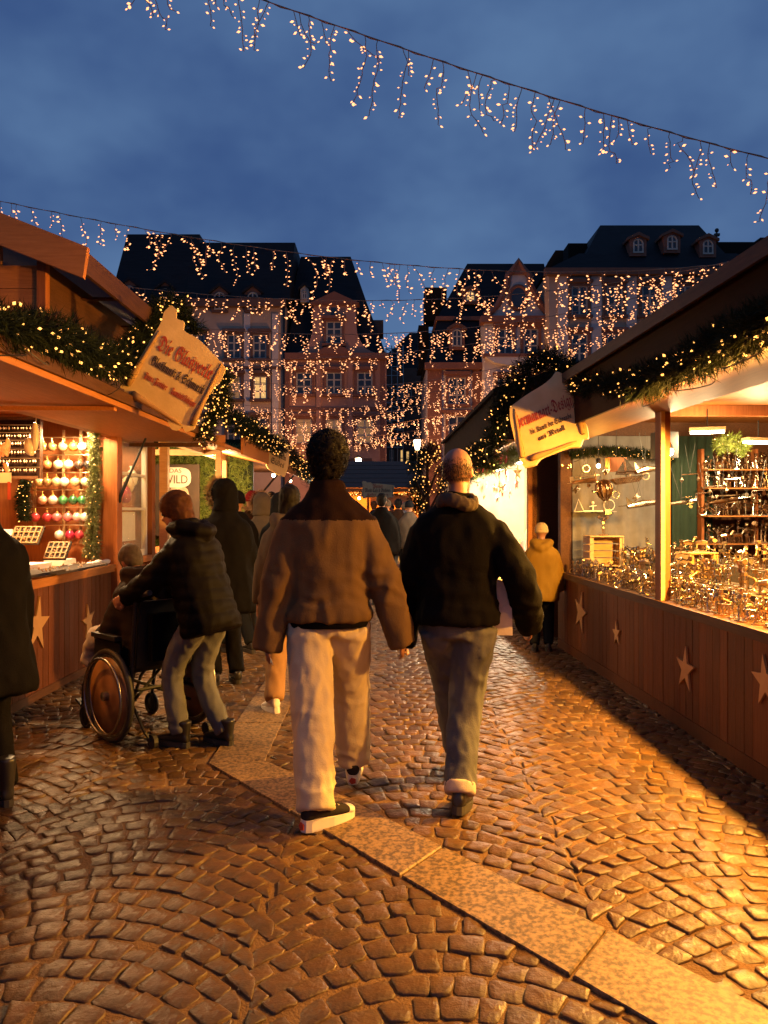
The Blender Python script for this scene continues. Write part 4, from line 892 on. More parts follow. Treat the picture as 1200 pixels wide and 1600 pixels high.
def tube_lamp(label, p, power, w=.3, rz=0., col=None):
    t = thing('panel_lamp', label, 'lamp', p, rz); MB().box((0, 0, .02), (w, .1, .03)).build('housing', wood_p, t); MB().box((0, 0, -.008), (w * .94, .08, .02)).build('diffuser', tubeglow, t); MB().tube([(0, 0, .03), (0, 0, .2)], .006, 5).build('stem', black_metal, t); point_lamp(t, (0, 0, -.06), power, .08, col or LAMPW); return t
tube_lamp('slim lit panel lamp under the ceiling right of the post', P(1105, 674, 6.9), 130, .3, R(-20))
tube_lamp('slim lit panel lamp at the picture edge over the shelves', P(1185, 690, 7.3), 150, .3, R(15))
bulb_lamp('small bulb lighting the grey cloth', S.W(.25, 3.75, 1.98), 22, .022)
# greenery inside
garland('small fir garland with berries along the top of the grey cloth', [S.W(.05, 4.1, 2.12), S.W(.4, 4.1, 2.16), S.W(.8, 4.1, 2.14), S.W(1.2, 4.1, 2.1)], .05, 900, 50, None, 41, bulb_y, .005, ln=.05)
garland('lit bunch of fir above the pale shelves', [P(1120, 700, 7.9), P(1145, 690, 7.9), P(1165, 705, 7.9)], .10, 900, 12, None, 42, bulb_y, .006, nm=needle_y, ln=.06)
garland('fir garland with amber bulbs draped along the right stall fascia', [P(1290, 448, 2.95), P(1200, 500, 3.33), P(1120, 545, 3.85), P(1050, 580, 4.43), P(1000, 598, 5.0), P(950, 600, 5.75), P(905, 600, 6.5), P(890, 590, 6.9)], .105, 1000, 190, None, 43, br=.008, sag=.08)
garland('dark fir garland arching over the sign on the right', [P(905, 608, 6.6), P(885, 572, 6.75), P(855, 560, 6.9), P(820, 582, 7.05), P(795, 615, 7.15), P(780, 655, 7.2), P(772, 695, 7.25), P(758, 730, 7.3)], .13, 1000, 110, None, 44, br=.008)
sign('weathered parchment sign with red lettering on the right stall corner', 6.6, (853, 655), (96, -40), (-20, -116), -40, 36,
     [('Hermannart-Design', .24, ink_r, 0, .03, .86, True), ('die Kunst der Schraube', .10, ink_d, .05, -.12, .6, True), ('aus Metall', .10, ink_d, .03, -.24, .4, True)],
     outline=[(-.5, -.30), (-.46, -.5), (-.3, -.52), (-.2, -.46), (.2, -.47), (.36, -.52), (.42, -.44), (.5, -.46), (.52, -.3), (.46, -.1), (.45, .2), (.44, .44), (.30, .56), (.22, .5), (.1, .46), (-.2, .42), (-.46, .36), (-.5, .2)])

# ---- second right stall: brightly lit
S = Stall('blazing white lit stall with poinsettia garland beyond the yellow coat', (1.78, 9.0, 0), R(.8))
S.planks(.25, 6.6, .05, .84, -.01, .12, wood_vd); S.box('counter', (-.05, .2, .86), (.9, 6.7, .9), wood_l)
S.box('back_wall', (1.2, .2, 0), (1.24, 6.8, 2.5), mat('panel_cream', (.7, .6, .45), .8, col2=(.62, .5, .36), scale=4)); S.box('end_wall', (0, 6.76, 0), (1.2, 6.8, 2.5), MATS['panel_cream']); S.box('end_wall', (0, .2, 0), (1.2, .24, 2.5), wood_d)
S.box('ceiling', (0, .2, 2.5), (1.24, 6.8, 2.54), wood_x)
S.box('post', (-.05, .2, .0), (.05, .29, 2.35), wood_l); S.box('post', (-.05, 6.6, 0), (.05, 6.7, 2.35), wood_l)
S.box('valance', (-.16, .15, 2.24), (-.12, 6.8, 2.36), white_paint); S.box('soffit', (-.42, .15, 2.37), (0, 6.8, 2.40), wood_x)
S.box('fascia', (-.44, .1, 2.36), (-.42, 6.9, 2.9), roof_felt)
r = MB(); r.hexa([(-.5, .0, 2.90), (1.4, .0, 3.5), (1.4, 7, 3.5), (-.5, 7, 2.90)], [(-.5, .0, 2.95), (1.4, .0, 3.55), (1.4, 7, 3.55), (-.5, 7, 2.95)]); r.build('roof', roof_felt, S.t)
S.box('gable_board', (-.44, .06, 2.36), (1.3, .09, 2.92), roof_felt)
for i in range(3): tube_lamp(['lit panel lamp above the bright stall counter, closest to the yellow coat', 'lit panel lamp in the middle of the bright stall', 'lit panel lamp at the far end of the bright stall'][i], S.W(.45, 1.1 + i * 2.1, 2.3), 300, .9, R(90), (1, .80, .52))
pg = garland('garland of red poinsettias and fir under the white valance', [S.W(-.18, .3 + i * .8, 2.2 - .03 * (i % 2)) for i in range(9)], .09, 500, 0, None, 45, nm=needle_y, ln=.08, name='poinsettia_garland')
pm = MB(); po = Vector(pg.location)
for i in range(70):
    c = S.W(-.2 + rg.uniform(-.08, .02), .3 + rg.random() * 6.3, 2.2 + rg.uniform(-.08, .08)) - po
    for k in range(6):
        a = k * math.pi / 3; d = Vector((-.5, math.cos(a), math.sin(a))).normalized() * .065; w_ = Vector((-.3, math.cos(a + 1.57), math.sin(a + 1.57))) * .018
        pm.add([c, c + d * .5 + w_, c + d, c + d * .5 - w_], [(0, 1, 2, 3)])
pm.build('flowers', mat('petal_red', (.5, .02, .02), .6, col2=(.6, .05, .04), scale=9), pg, kind='stuff')
# goods of the bright stall
gd = [mat('goods_%d' % i, c, .4, col2=tuple(v * .7 for v in c), scale=12) for i, c in enumerate(((.7, .55, .35), (.5, .25, .1), (.75, .7, .6), (.45, .08, .05), (.6, .45, .2)))]
lan = [MB().lathe([(.03, 0), (.035, .02), (.03, .03), (.03, .1), (.012, .13), (.004, .15)], 8).mesh('lantern', g_, True) for g_ in gd]
for k in range(46):
    o = link('table_lantern', lan[k % 5]); y = .4 + (k % 23) * .27; x = .1 + (k // 23) * .32 + rg.uniform(-.05, .05); o.location = S.W(x, y, .901); s_ = rg.uniform(.8, 1.6); o.scale = (s_, s_, s_); tag(o, 'small candle lantern on the counter of the bright stall', 'lantern', 'lanterns on the bright stall counter')
star = MB(); pts_ = []
for i in range(5):
    a = math.pi / 2 + i * 2 * math.pi / 5; b_ = a + math.pi / 5; b0 = a - math.pi / 5; tip = Vector((0, .11 * math.cos(a), .11 * math.sin(a))); e = Vector((0, .045 * math.cos(b_), .045 * math.sin(b_))); e0 = Vector((0, .045 * math.cos(b0), .045 * math.sin(b0)))
    for sx in (-.025, .025): star.add([tip, e, (sx, 0, 0), e0], [(0, 1, 2), (0, 2, 3)])
sm_ = [star.mesh('star', g_) for g_ in (gd[0], gd[2], gd[4], gd[3])]
for k in range(26):
    o = link('paper_star', sm_[k % 4]); o.location = S.W(.15 + .4 * rg.random(), .45 + k * .235, rg.uniform(1.75, 2.15)); s_ = rg.uniform(.7, 1.2); o.scale = (s_, s_, s_); o.rotation_euler = (0, 0, rg.uniform(-.5, .5)); tag(o, 'pale folded star hanging in the bright stall', 'ornament', 'stars hanging in the bright stall')
tl = thing('table_lamp', 'table lamp with glowing pleated shade behind the yellow coat', 'lamp', S.W(.12, .75, .9)); m = MB(); m.lathe([(.13, .24), (.12, .27), (.07, .42)], 16); m.build('lamp_shade', mat('shade_glow', (.8, .6, .35), .7, emit=(1, .62, .25), estr=1.6, sampling='NONE'), tl, True); m = MB(); m.lathe([(.07, 0), (.06, .02), (.02, .05), (.03, .12), (.015, .24)], 12); m.build('base', gd[1], tl, True)
garland('fir garland with bulbs over the dark gable of the bright stall', [P(765, 700, 8.6), P(745, 705, 9.0), P(735, 725, 9.5), P(722, 748, 10.5), P(716, 760, 12)], .12, 500, 120, None, 46, br=.011)

# ---- second left stall: pine frame with fir wall and WILD board
S = Stall('open pine framed stall lined with fir branches beyond the glass stall', (-2.7, 9.3, 0))
for y in (.1, 3.6): S.box('post', (-.05, y, 0), (.05, y + .09, 2.55), wood_p)
S.box('beam', (-.05, .0, 2.36), (.05, 4.1, 2.45), wood_p); S.box('back_beam', (-2, 2.0, 2.34), (.3, 2.09, 2.42), wood_p); S.box('post', (.22, 2.0, 0), (.3, 2.09, 2.34), wood_p); S.box('short_post', (-.62, 2.01, 2.42), (-.53, 2.08, 2.75), wood_p)
S.box('counter', (-.6, .1, .95), (.1, 3.7, 1.0), wood_l); S.planks(.1, 3.7, .05, .95, .0, .12, wood_v)
S.box('back_wall', (-2.2, 0, 0), (-2.16, 4.1, 2.6), wood_v); S.box('end_wall', (-2.2, 3.9, 0), (.45, 3.95, 2.75), needle_m)
c = MB(); c.hexa([(-2.2, -.1, 3.0), (.80, -.1, 2.28), (.80, 4.2, 2.28), (-2.2, 4.2, 3.0)], [(-2.2, -.1, 3.04), (.80, -.1, 2.32), (.80, 4.2, 2.32), (-2.2, 4.2, 3.04)]); c.build('canopy', wood_l, S.t)
S.box('fascia', (.80, .9, 2.27), (.83, 4.25, 2.62), wood_x); S.box('canopy_strip', (.35, -.12, 2.33), (.8, -.1, 2.42), wood_x)
fw = MB(); fo = S.W(-.9, 3.85, 1.5)
for _ in range(5200):
    x = rg.uniform(-1.25, 1.3); z = rg.uniform(-1.0, 1.15); fir(fw, (x, -rg.random() * .12, z), Vector((rg.gauss(0, 1), -.8, rg.gauss(0, 1) - .2)), rg, .13, 6)
o = fw.build('fir_branches', needle_y, None); o.location = fo; tag(o, 'wall of lit yellow-green fir branches in the pine stall', 'branches')
ws = thing('menu_board', 'dark board with cream blotches and the word WILD', 'sign', S.W(-.75, 3.6, 1.7)); MB().span((-.75, 0, -.6), (.35, .03, .6)).build('board', mat('board_dark', (.035, .022, .016), .7, col2=(.055, .035, .025), scale=6), ws)
pb = MB(); pb.loft([((-.05, -.012, .38), (1, 0, 0), (0, 0, 1), .26, .17), ((-.05, .0, .38), (1, 0, 0), (0, 0, 1), .26, .17)], 18, 3); pb.build('label_patch', white_paint, ws)
pb = MB(); pb.loft([((.0, -.010, .0), (1, 0, 0), (0, 0, 1), .2, .28), ((0, 0, 0), (1, 0, 0), (0, 0, 1), .2, .28)], 9); pb.loft([((-.5, -.010, .1), (1, 0, 0), (0, 0, 1), .09, .12), ((-.5, 0, .1), (1, 0, 0), (0, 0, 1), .09, .12)], 7); pb.build('picture_patch', mat('cream_print', (.7, .6, .45), .7, col2=(.25, .15, .1), scale=7), ws)
text_on(ws, 'WILD', .2, ink_d, (-.05, -.018, .28), width=.42, fr=False); text_on(ws, 'DAS', .1, mat('ink_bright_red', (.6, .02, .01), .7, col2=(.5, .02, .01), scale=9), (-.05, -.018, .46), width=.2, fr=False)
for k, (x, z, l) in enumerate(((.32, 1.0, 'glass jar of sweets on the pine stall counter'), (-.1, 1.0, 'tall glass jar beside the menu board'), (-.4, 1.0, 'squat glass jar at the back of the pine stall counter'))):
    t = thing('glass_jar', l, 'jar', S.W(x - .3, 2.9, z)); m = MB(); m.lathe([(.08, 0), (.1, .03), (.1, .2 + .05 * k), (.07, .24 + .05 * k), (.07, .26 + .05 * k)], 14); m.build('jar', gd[2], t, True); m = MB(); m.lathe([(.075, .261 + .05 * k), (.075, .29 + .05 * k), (.02, .31 + .05 * k)], 14); m.build('lid', gd[3], t)
bulb_lamp('bulb lighting the fir wall of the pine stall', S.W(.1, 2.7, 2.15), 210, col=(1, .62, .25)); bulb_lamp('bulb near the window end of the pine stall', S.W(-.6, 1.0, 2.2), 140, col=(1, .62, .25))
garland('fir garland with amber bulbs along the second left canopy', [P(352, 640, 9.3), P(372, 662, 9.7), P(395, 672, 10.5), P(420, 690, 11.6), P(445, 702, 13.2)], .15, 600, 170, None, 47, br=.011)
# ---- third left stall
S = Stall('far left stall with red panels and cool white lit shelves', (-2.35, 13.8, 0))
S.planks(0, 5.4, .05, 1.0, .0, .15, wood_v); S.box('counter', (-.5, 0, 1.0), (.08, 5.4, 1.05), wood_l); S.box('back_wall', (-1.2, 0, 0), (-1.16, 5.4, 2.5), white_paint); S.box('end_wall', (-1.2, 0, 0), (0, .04, 2.5), white_paint)
red_p = mat('panel_red', (.45, .03, .015), .6, col2=(.36, .02, .012), scale=4)
for y in (.15, 2.2, 4.2): S.box('red_panel', (-.02, y, 1.05), (.02, y + 1.1, 1.85), red_p)
S.box('roof_panel', (-1.2, -.1, 2.5), (.5, 5.6, 2.54), wood_l); S.box('fascia', (.5, -.1, 2.25), (.53, 5.6, 2.56), wood_l)
for y in (.3, 2.3): MB().tube([(.03, y, 1.75), (.45, y + .2, 2.3)], .02, 6).build('gas_strut', black_metal, S.t)
bulb_lamp('cool bulb at the near end of the red panel stall', S.W(.25, .8, 2.2), 60, col=(1, .85, .7)); bulb_lamp('cool bulb further along the red panel stall', S.W(.25, 3.4, 2.2), 60, col=(1, .85, .7))
garland('fir garland with bulbs on the red panel stall', [P(452, 708, 14), P(470, 728, 15.5), P(482, 742, 17), P(492, 752, 19)], .17, 400, 130, None, 48, br=.014)
sign('small rounded sign with dark lettering over the red panel stall', 12.6, (435, 710), (30, 14), (8, -62), 30, 0, [('Crepes', .2, ink_d, 0, .12, .7, True), ('Waffeln', .2, ink_d, 0, -.08, .7, True), ('Süßes', .2, ink_d, 0, -.28, .6, True)], edge=False, outline=[(-.4, -.45), (.4, -.5), (.5, -.2), (.48, .2), (.3, .42), (0, .55), (-.3, .42), (-.48, .2), (-.5, -.2)])
# ---- café stall closing the lane
S = Stall('café stall with grey plank roof closing the far end of the lane', (0, 27, 0))
for i in range(6):
    z0 = 2.35 + i * .18; MB().hexa([(-2.2, i * .42, z0), (1.3, i * .42, z0), (1.3, i * .42 + .44, z0 + .17), (-2.2, i * .42 + .44, z0 + .17)], [(-2.2, i * .42, z0 + .03), (1.3, i * .42, z0 + .03), (1.3, i * .42 + .44, z0 + .2), (-2.2, i * .42 + .44, z0 + .2)]).build('roof_plank', mat('plank_grey', (.10, .075, .06), .8, spec=.15, col2=(.07, .05, .04), scale=4, stretch=(1, 8, 8)), S.t)
S.box('back_wall', (-2.2, 2, 0), (1.3, 2.04, 2.5), MATS['wood_orange_board']); S.box('counter', (-2.2, .1, .0), (1.3, .4, 1.05), wood_v); S.box('lintel', (-2.2, 0, 2.2), (1.3, .05, 2.34), wood_l); S.box('awning', (-.5, .3, 1.75), (1.0, .34, 2.15), wood_p)
for x in (-2.15, -.6, 1.22): S.box('post', (x, .02, 0), (x + .08, .1, 2.2), wood_v)
bulb_lamp('warm bulb over the café counter on its left', S.W(-.9, .8, 2.0), 300, .05); bulb_lamp('warm bulb over the café counter on its right', S.W(.7, .8, 2.0), 300, .05)
garland('thin light garland along the café lintel', [S.W(-2.1, -.05, 2.2), S.W(-1.2, -.05, 2.12), S.W(-.3, -.05, 2.22), S.W(.5, -.05, 2.12), S.W(1.2, -.05, 2.22)], .06, 250, 90, None, 49, br=.022)
sign('white scroll sign reading Markt-Café & Bäckerei on the café roof', 26.8, (590, 766), (54, 0), (0, -24), 0, 0, [('Werner', .36, ink_r, 0, .14, .3, True), ('Markt-Cafe & Bäckerei', .34, ink_d, 0, -.12, .74, True), ('Kaffee  Kuchen', .24, ink_r, 0, -.36, .62, True)], name='scroll_sign')
for k, (x, c) in enumerate(((-.95, 4), (-.5, 3), (.2, 2), (.6, 3))):
    m = MB(); m.lathe([(.12, 0), (.16, .05), (.14, .2), (.05, .28)], 12); o = m.build('bread_basket', gd[c], None, True); o.location = S.W(x, .22, 1.05); tag(o, ['golden basket at the left end of the café counter', 'red bowl left of centre on the café counter', 'white bowl in the middle of the café counter', 'red bowl at the right end of the café counter'][k], 'basket')
# ---- small tree wrapped in lights
tr = thing('lit_tree', 'small evergreen tree wrapped in bulbs beside the café stall', 'tree', P(668, 860, 22)); to = Vector(tr.location); to.z = 0; tr.location = to
m = MB(); m.tube([(0, 0, 0), (.03, 0, 1.2), (-.02, 0, 2.2), (.0, 0, 3.2)], [.11, .08, .05, .02], 8)
for a, z in ((.6, 1.9), (2.4, 2.2), (4.1, 2.0), (5.4, 2.5), (1.5, 2.6)): m.tube([(0, 0, z - .5), (.3 * math.cos(a), .3 * math.sin(a), z), (.55 * math.cos(a), .5 * math.sin(a), z + .35)], [.045, .03, .01], 6)
m.build('trunk', wood_d, tr); m = MB(); bl = MB()
for k in range(2600):
    cl = rg.choice(((-.25, 0, 2.9, .36), (.55, 0, 2.6, .34), (-.2, .1, 2.2, .33), (.5, -.1, 2.1, .34), (.1, .1, 3.2, .3), (-.3, 0, 1.7, .28))); v = Vector((rg.gauss(0, 1), rg.gauss(0, 1), rg.gauss(0, 1))).normalized(); c = Vector(cl[:3]) + v * cl[3] * rg.random() ** .4; fir(m, c, v, rg, .17, 8)
    if k % 11 == 0: bl.octa(Vector(cl[:3]) + v * cl[3] * 1.03, rg.uniform(.012, .026), v, 1.)
m.build('crown', needle_m, tr, kind='stuff'); bl.build('bulbs', bulb_y, tr, kind='stuff')


# icicle strings across the lane, nearest first
light_string('long icicle light string slanting across the open sky, nearest of all', 7.5, [(-150, -190), (160, -85), (420, 0), (800, 135), (1000, 192), (1260, 262)], .135, .25, .62, .0082, True, 11)
light_string('icicle light string crossing in front of the dark slate roofs, second from the top', 13, [(-40, 305), (0, 315), (300, 373), (600, 408), (860, 425), (1020, 424), (1220, 400)], .19, .28, .75, .0108, True, 12, bulb_m)
light_string('icicle light string just under the dormers, third from the top', 17, [(150, 443), (400, 463), (640, 471), (800, 461), (1000, 433), (1160, 405)], .19, .25, .72, .0128, True, 13, bulb_m)
light_string('icicle light string past the pink gable window, fourth from the top', 20.5, [(300, 512), (480, 521), (620, 522), (760, 508), (900, 487), (1110, 430)], .20, .25, .75, .0138, False, 14)
light_string('icicle light string above the pink house cornice windows, fifth from the top', 24, [(310, 560), (450, 562), (640, 549), (760, 533), (900, 508), (1060, 462)], .20, .25, .75, .0148, False, 15)
light_string('icicle light string at the sills of the pink house, sixth from the top', 28, [(330, 585), (450, 604), (600, 600), (700, 588), (840, 561), (1000, 500)], .18, .28, .7, .015, False, 16)
light_string('icicle light string below the pink house windows, seventh from the top', 32, [(340, 625), (450, 640), (600, 626), (760, 592), (900, 548)], .19, .28, .62, .0155, False, 17)
light_string('icicle light string across the lower pink facade, eighth from the top', 36, [(370, 652), (450, 662), (600, 643), (700, 624), (860, 585)], .19, .28, .62, .01555, False, 18, bulb_vfar)
light_string('icicle light string over the upper shop windows, third from the bottom', 40, [(400, 672), (500, 676), (600, 664), (700, 646), (840, 612)], .19, .28, .6, .0165, False, 19, bulb_vfar)
light_string('icicle light string over the shop windows, second from the bottom', 44, [(420, 688), (500, 688), (600, 680), (700, 664), (820, 640)], .19, .28, .6, .017, False, 20, bulb_vfar)
light_string('icicle light string just above the far stall roofs, lowest of all', 48, [(430, 698), (520, 694), (620, 690), (720, 680), (800, 668)], .2, .28, .55, .0175, False, 21, bulb_vfar)

# ------------------------------------------------------------ people
def cloth(name, c, c2=None, rough=.85, sc=7., bs=140.): return mat(name, c, rough, col2=c2 or tuple(v * .7 for v in c), scale=sc, bump=.15, bscale=bs, spec=.04)
skin_m = mat('skin', (.33, .155, .085), .55, col2=(.27, .115, .062), scale=9)
eye_m = mat('eye_dark', (.02, .015, .012), .2, col2=(.03, .02, .015), scale=9)
def ik(a, c, l1, l2, pole):
    a = Vector(a); c = Vector(c); d = c - a; L = min(d.length, (l1 + l2) * .999); dn_ = d.normalized(); x = (l1 * l1 - l2 * l2 + L * L) / (2 * L); h_ = math.sqrt(max(l1 * l1 - x * x, 0))
    p = Vector(pole); p = p - dn_ * p.dot(dn_); p = p.normalized() if p.length > 1e-5 else Vector((0, 1, 0)); return a + dn_ * x + p * h_, a + dn_ * L
def limb(mb, pts, rad, n=12):
    ps = resample(pts, .06); L = [0]
    for i in range(1, len(ps)): L.append(L[-1] + (ps[i] - ps[i - 1]).length)
    K = [0]
    for i in range(1, len(pts)): K.append(K[-1] + (Vector(pts[i]) - Vector(pts[i - 1])).length)
    kk = [K[-1] * i / (len(rad) - 1) for i in range(len(rad))]; mb.tube(ps, [float(np.interp(l * K[-1] / L[-1], kk, rad)) for l in L], n)
def add_hand(mb, w, d, side, s, curl=.5):
    d = Vector(d).normalized(); sd = Vector(side); sd = (sd - d * sd.dot(d)).normalized(); nn = d.cross(sd)
    mb.loft([(w - d * .01 * s, sd, nn, .026 * s, .02 * s), (w + d * .03 * s, sd, nn, .036 * s, .018 * s), (w + d * .08 * s, sd, nn, .042 * s, .015 * s), (w + d * .1 * s, sd, nn, .036 * s, .012 * s)], 10)
    for k, ln in enumerate((.062, .074, .078, .068)):
        b = w + d * .09 * s + sd * (k - 1.5) * .021 * s; p = [b]; a = 0.
        for j in range(3): a += curl * (.55 + .2 * j); p.append(p[-1] + (d * math.cos(a) + nn * math.sin(a)) * ln * s * (.42, .33, .25)[j])
        mb.tube(p, [.0095 * s, .009 * s, .0085 * s, .007 * s], 7)
    b = w + d * .025 * s - sd * .03 * s; mb.tube([b, b + (d * .6 - sd * .8) * .035 * s, b + (d * .95 - sd * .5 + nn * .4 * curl) * .062 * s, b + (d * 1.2 - sd * .3 + nn * .7 * curl) * .075 * s], [.013 * s, .011 * s, .010 * s, .008 * s], 7)
def person(label, X, Y, head, H=1.75, feet=((-.1, 0, 0, 0, 0), (.1, 0, 0, 0, 0)), hands=((-.26, .05, .78), (.26, .05, .78)), hip=(0, 0, .93), lean=2., top=None, bot=None, shoe=None, hair=None, hyaw=0., hpitch=0., vox=.02, bulk=1., show_hands=True, curl=.5, elb=(-.25, -1., -.2), z0=.01, name='person', group=None, sway=0., wide=1.):
    s = H / 1.8; t = thing(name, label, 'person', (X, Y, z0), R(head), group); seed = X * 7 + Y
    hip = Vector(hip) * s; tl = Matrix.Rotation(R(-lean), 3, 'X') @ Matrix.Rotation(R(sway), 3, 'Y'); up = tl @ Vector((0, 0, 1)); fw = tl @ Vector((0, 1, 0)); sx = tl @ Vector((1, 0, 0))
    at = lambda u, f=0., x=0.: hip + up * u * s + fw * f * s + sx * x * s
    sh = [at(.45, -.01, -.172 * wide), at(.45, -.01, .172 * wide)]; hp = [hip + Vector((-.095 * s, 0, -.02 * s)), hip + Vector((.095 * s, 0, -.02 * s))]
    ank = []; kn = []
    for i in (0, 1):
        fx, fy, fz, pit, yaw = feet[i]; a = Vector((fx, fy - .03, .09 + fz)) * s; k, a2 = ik(hp[i], a, .45 * s, .43 * s, (0, 1, .15)); kn.append(k); ank.append(a2)
    el = []; wr_ = []
    for i in (0, 1):
        w = Vector(hands[i]) * s; e, w2 = ik(sh[i], w, .29 * s, .265 * s, (elb[0] if i == 0 else -elb[0], elb[1], elb[2])); el.append(e); wr_.append(w2)
    hb = at(.62, .01); hq = tl @ Matrix.Rotation(R(hyaw), 3, 'Z') @ Matrix.Rotation(R(-hpitch), 3, 'X'); hx = hq @ Vector((1, 0, 0)); hf = hq @ Vector((0, 1, 0)); hu = hq @ Vector((0, 0, 1))
    hc = hb + hu * .135 * s + hf * .015 * s; HL = lambda x, y, z: hc + (hx * x + hf * y + hu * z) * s
    # body
    b = MB(); b.loft([(at(-.08), sx, fw, .13 * s, .09 * s), (at(.1), sx, fw, .13 * s, .085 * s), (at(.3), sx, fw, .14 * s, .09 * s), (at(.45), sx, fw, .155 * s, .095 * s), (at(.55), sx, fw, .12 * s, .07 * s), (at(.6), sx, fw, .055 * s, .055 * s), (hb + hu * .04 * s, hx, hf, .052 * s, .055 * s), (HL(0, -.01, -.06), hx, hf, .05 * s, .055 * s)], 14)
    b.ball(HL(0, -.012, .025), .098 * s, 14, 10, (.80, 1.0, 1.0), hq); b.ball(HL(0, .028, -.045), .07 * s, 12, 8, (.80, .85, 1.05), hq)
    b.tube([HL(0, .082, .01), HL(0, .102, -.022), HL(0, .088, -.034)], [.009 * s, .015 * s, .010 * s], 7); b.tube([HL(-.02, .083, -.062), HL(0, .09, -.062), HL(.02, .083, -.062)], .007 * s, 6)
    for q in (-1, 1): b.ball(HL(q * .078, -.01, -.01), .03 * s, 8, 6, (.35, .7, 1.), hq)
    for i in (0, 1):
        limb(b, [hp[i], kn[i], ank[i]], [.075 * s, .055 * s, .038 * s], 8); limb(b, [sh[i], el[i], wr_[i]], [.05 * s, .04 * s, .027 * s], 8)
        if show_hands: add_hand(b, wr_[i], (wr_[i] - el[i]).normalized() + Vector((0, .1, -.1)), Vector((0, 1, 0)) if i == 0 else Vector((0, 1, 0)), s, curl if i == 0 else -curl)
    organic('body', b, skin_m, t, min(vox, .011 if vox < .016 else .02), 3)
    ey = MB()
    for q in (-1, 1): ey.ball(HL(q * .032, .081, .008), .010 * s, 8, 6)
    ey.build('eyes', eye_m, t, True)
    # trousers
    bo = dict(m=None, r=(.098, .078, .07), cuff=0., wr=.007); bo.update(bot or {})
    b = MB(); b.loft([(hip - up * .10 * s, sx, fw, .15 * s, .115 * s), (hip, sx, fw, .168 * s, .125 * s), (at(.1), sx, fw, .16 * s, .115 * s), (at(.14), sx, fw, .15 * s, .105 * s)], 16)
    for i in (0, 1):
        e = ank[i] + (kn[i] - ank[i]).normalized() * bo.get('lift', .0) * s; limb(b, [hp[i] + Vector((0, 0, -.02)), kn[i], e], [r_ * s for r_ in bo['r']], 14)
    tr_ = organic('trousers', b, bo['m'], t, vox, 4, bo['wr'], 11, (1.4, 1.4, .55), seed=seed, folds=[(.16 * s, .09 * s, .007), (.5 * s, .07 * s, .005), (.84 * s, .05 * s, .007)] if vox < .016 and hip.z > .8 else ())
    if bo['cuff']:
        for i in (0, 1):
            dd = (kn[i] - ank[i]).normalized(); c = MB(); c.tube([ank[i] - dd * .005, ank[i] + dd * bo['cuff'] * s], bo['r'][-1] * s * 1.08, 14); organic('turn_up', c, bo['cm'], tr_, .012, 2, .003, 14)
    # top
    to_ = dict(m=None, hem=-.06, bulk=1., sl=(.078, .072, .058), wr=.009, quilt=0., collar=.045, hood=False, flare=1.); to_.update(top or {}); k = to_['bulk'] * bulk; hm = to_['hem']; fl_ = to_['flare']
    b = MB(); rg_ = [(hm, .185 * fl_, .135 * fl_), (hm + .04, .19 * fl_, .14 * fl_)]
    if hm < -.2: rg_ += [(-.1, .185 * (1 + fl_) / 2, .135 * (1 + fl_) / 2)]
    rg_ += [(.08, .178, .132), (.22, .178, .13), (.36, .192, .138), (.44, .188 * wide, .135), (.49, .172 * wide, .12), (.53, .138 * wide, .105), (.57, .10, .09), (.61, .08, .078), (.61 + to_['collar'], .077, .08)]
    b.loft([(at(u, -.004), sx, fw, a * k * s, c * k * s) for u, a, c in rg_], 20, 2.3)
    for i in (0, 1): limb(b, [sh[i] + sx * (.03 if i == 0 else -.03) * s, el[i], wr_[i] + (wr_[i] - el[i]).normalized() * (to_.get('slx', 0) - .01) * s], [r_ * s * (.5 + .5 * k if j < 2 else 1) for j, r_ in enumerate(to_['sl'])], 14)
    if to_['hood']:
        b.tube([at(.63, .05, -.10), at(.61, -.06, -.12), at(.55, -.14, -.06), at(.53, -.16, 0), at(.55, -.14, .06), at(.61, -.06, .12), at(.63, .05, .10)], [.035 * s, .05 * s, .06 * s, .065 * s, .06 * s, .05 * s, .035 * s], 10)
    jk = organic(to_.get('name', 'jacket'), b, to_['m'], t, vox, 3 if vox < .016 else 5, to_['wr'], 8, (1.2, 1.2, .6), to_['quilt'], .085 * s, seed=seed + 3, folds=[(hip.z + .07 * s, .08 * s, .009), (hip.z + .22 * s, .07 * s, .006)] if vox < .016 and not to_['quilt'] else ())
    if to_.get('yoke'):
        ym = to_['yoke']; jk.data.materials.append(ym); zc = to_['yz'] * s
        for p in jk.data.polygons:
            c = p.center; u_ = (c - hip).dot(up)
            if u_ > zc: p.material_index = 1
    if to_.get('hemband'):
        c = MB(); c.loft([(at(hm - .03, -.004), sx, fw, .18 * k * s, .13 * k * s), (at(hm + .012, -.004), sx, fw, .186 * k * s, .136 * k * s)], 20, 2.3); organic('hem_band', c, to_['hemband'], jk, .012, 2)
    if to_.get('fur'):
        f = MB(); fr_ = random.Random(4); ring = [at(.66, .06, -.10), at(.64, -.04, -.125), at(.63, -.12, -.07), at(.62, -.14, 0), at(.63, -.12, .07), at(.64, -.04, .125), at(.66, .06, .10)]; rp = resample(ring, .02)
        for p in rp:
            for _ in range(26):
                v = Vector((fr_.gauss(0, 1), fr_.gauss(0, 1), fr_.gauss(0, 1))).normalized(); w = v.orthogonal().normalized() * .0035; f.add([p + v * .01 - w, p + v * .01 + w, p + v * fr_.uniform(.05, .085)], [(0, 1, 2)])
        f.build('fur_trim', to_['fur'], jk, kind='stuff')
    # shoes
    so = dict(m=None, sole=None, h=.0, th=.028, L=.27); so.update(shoe or {})
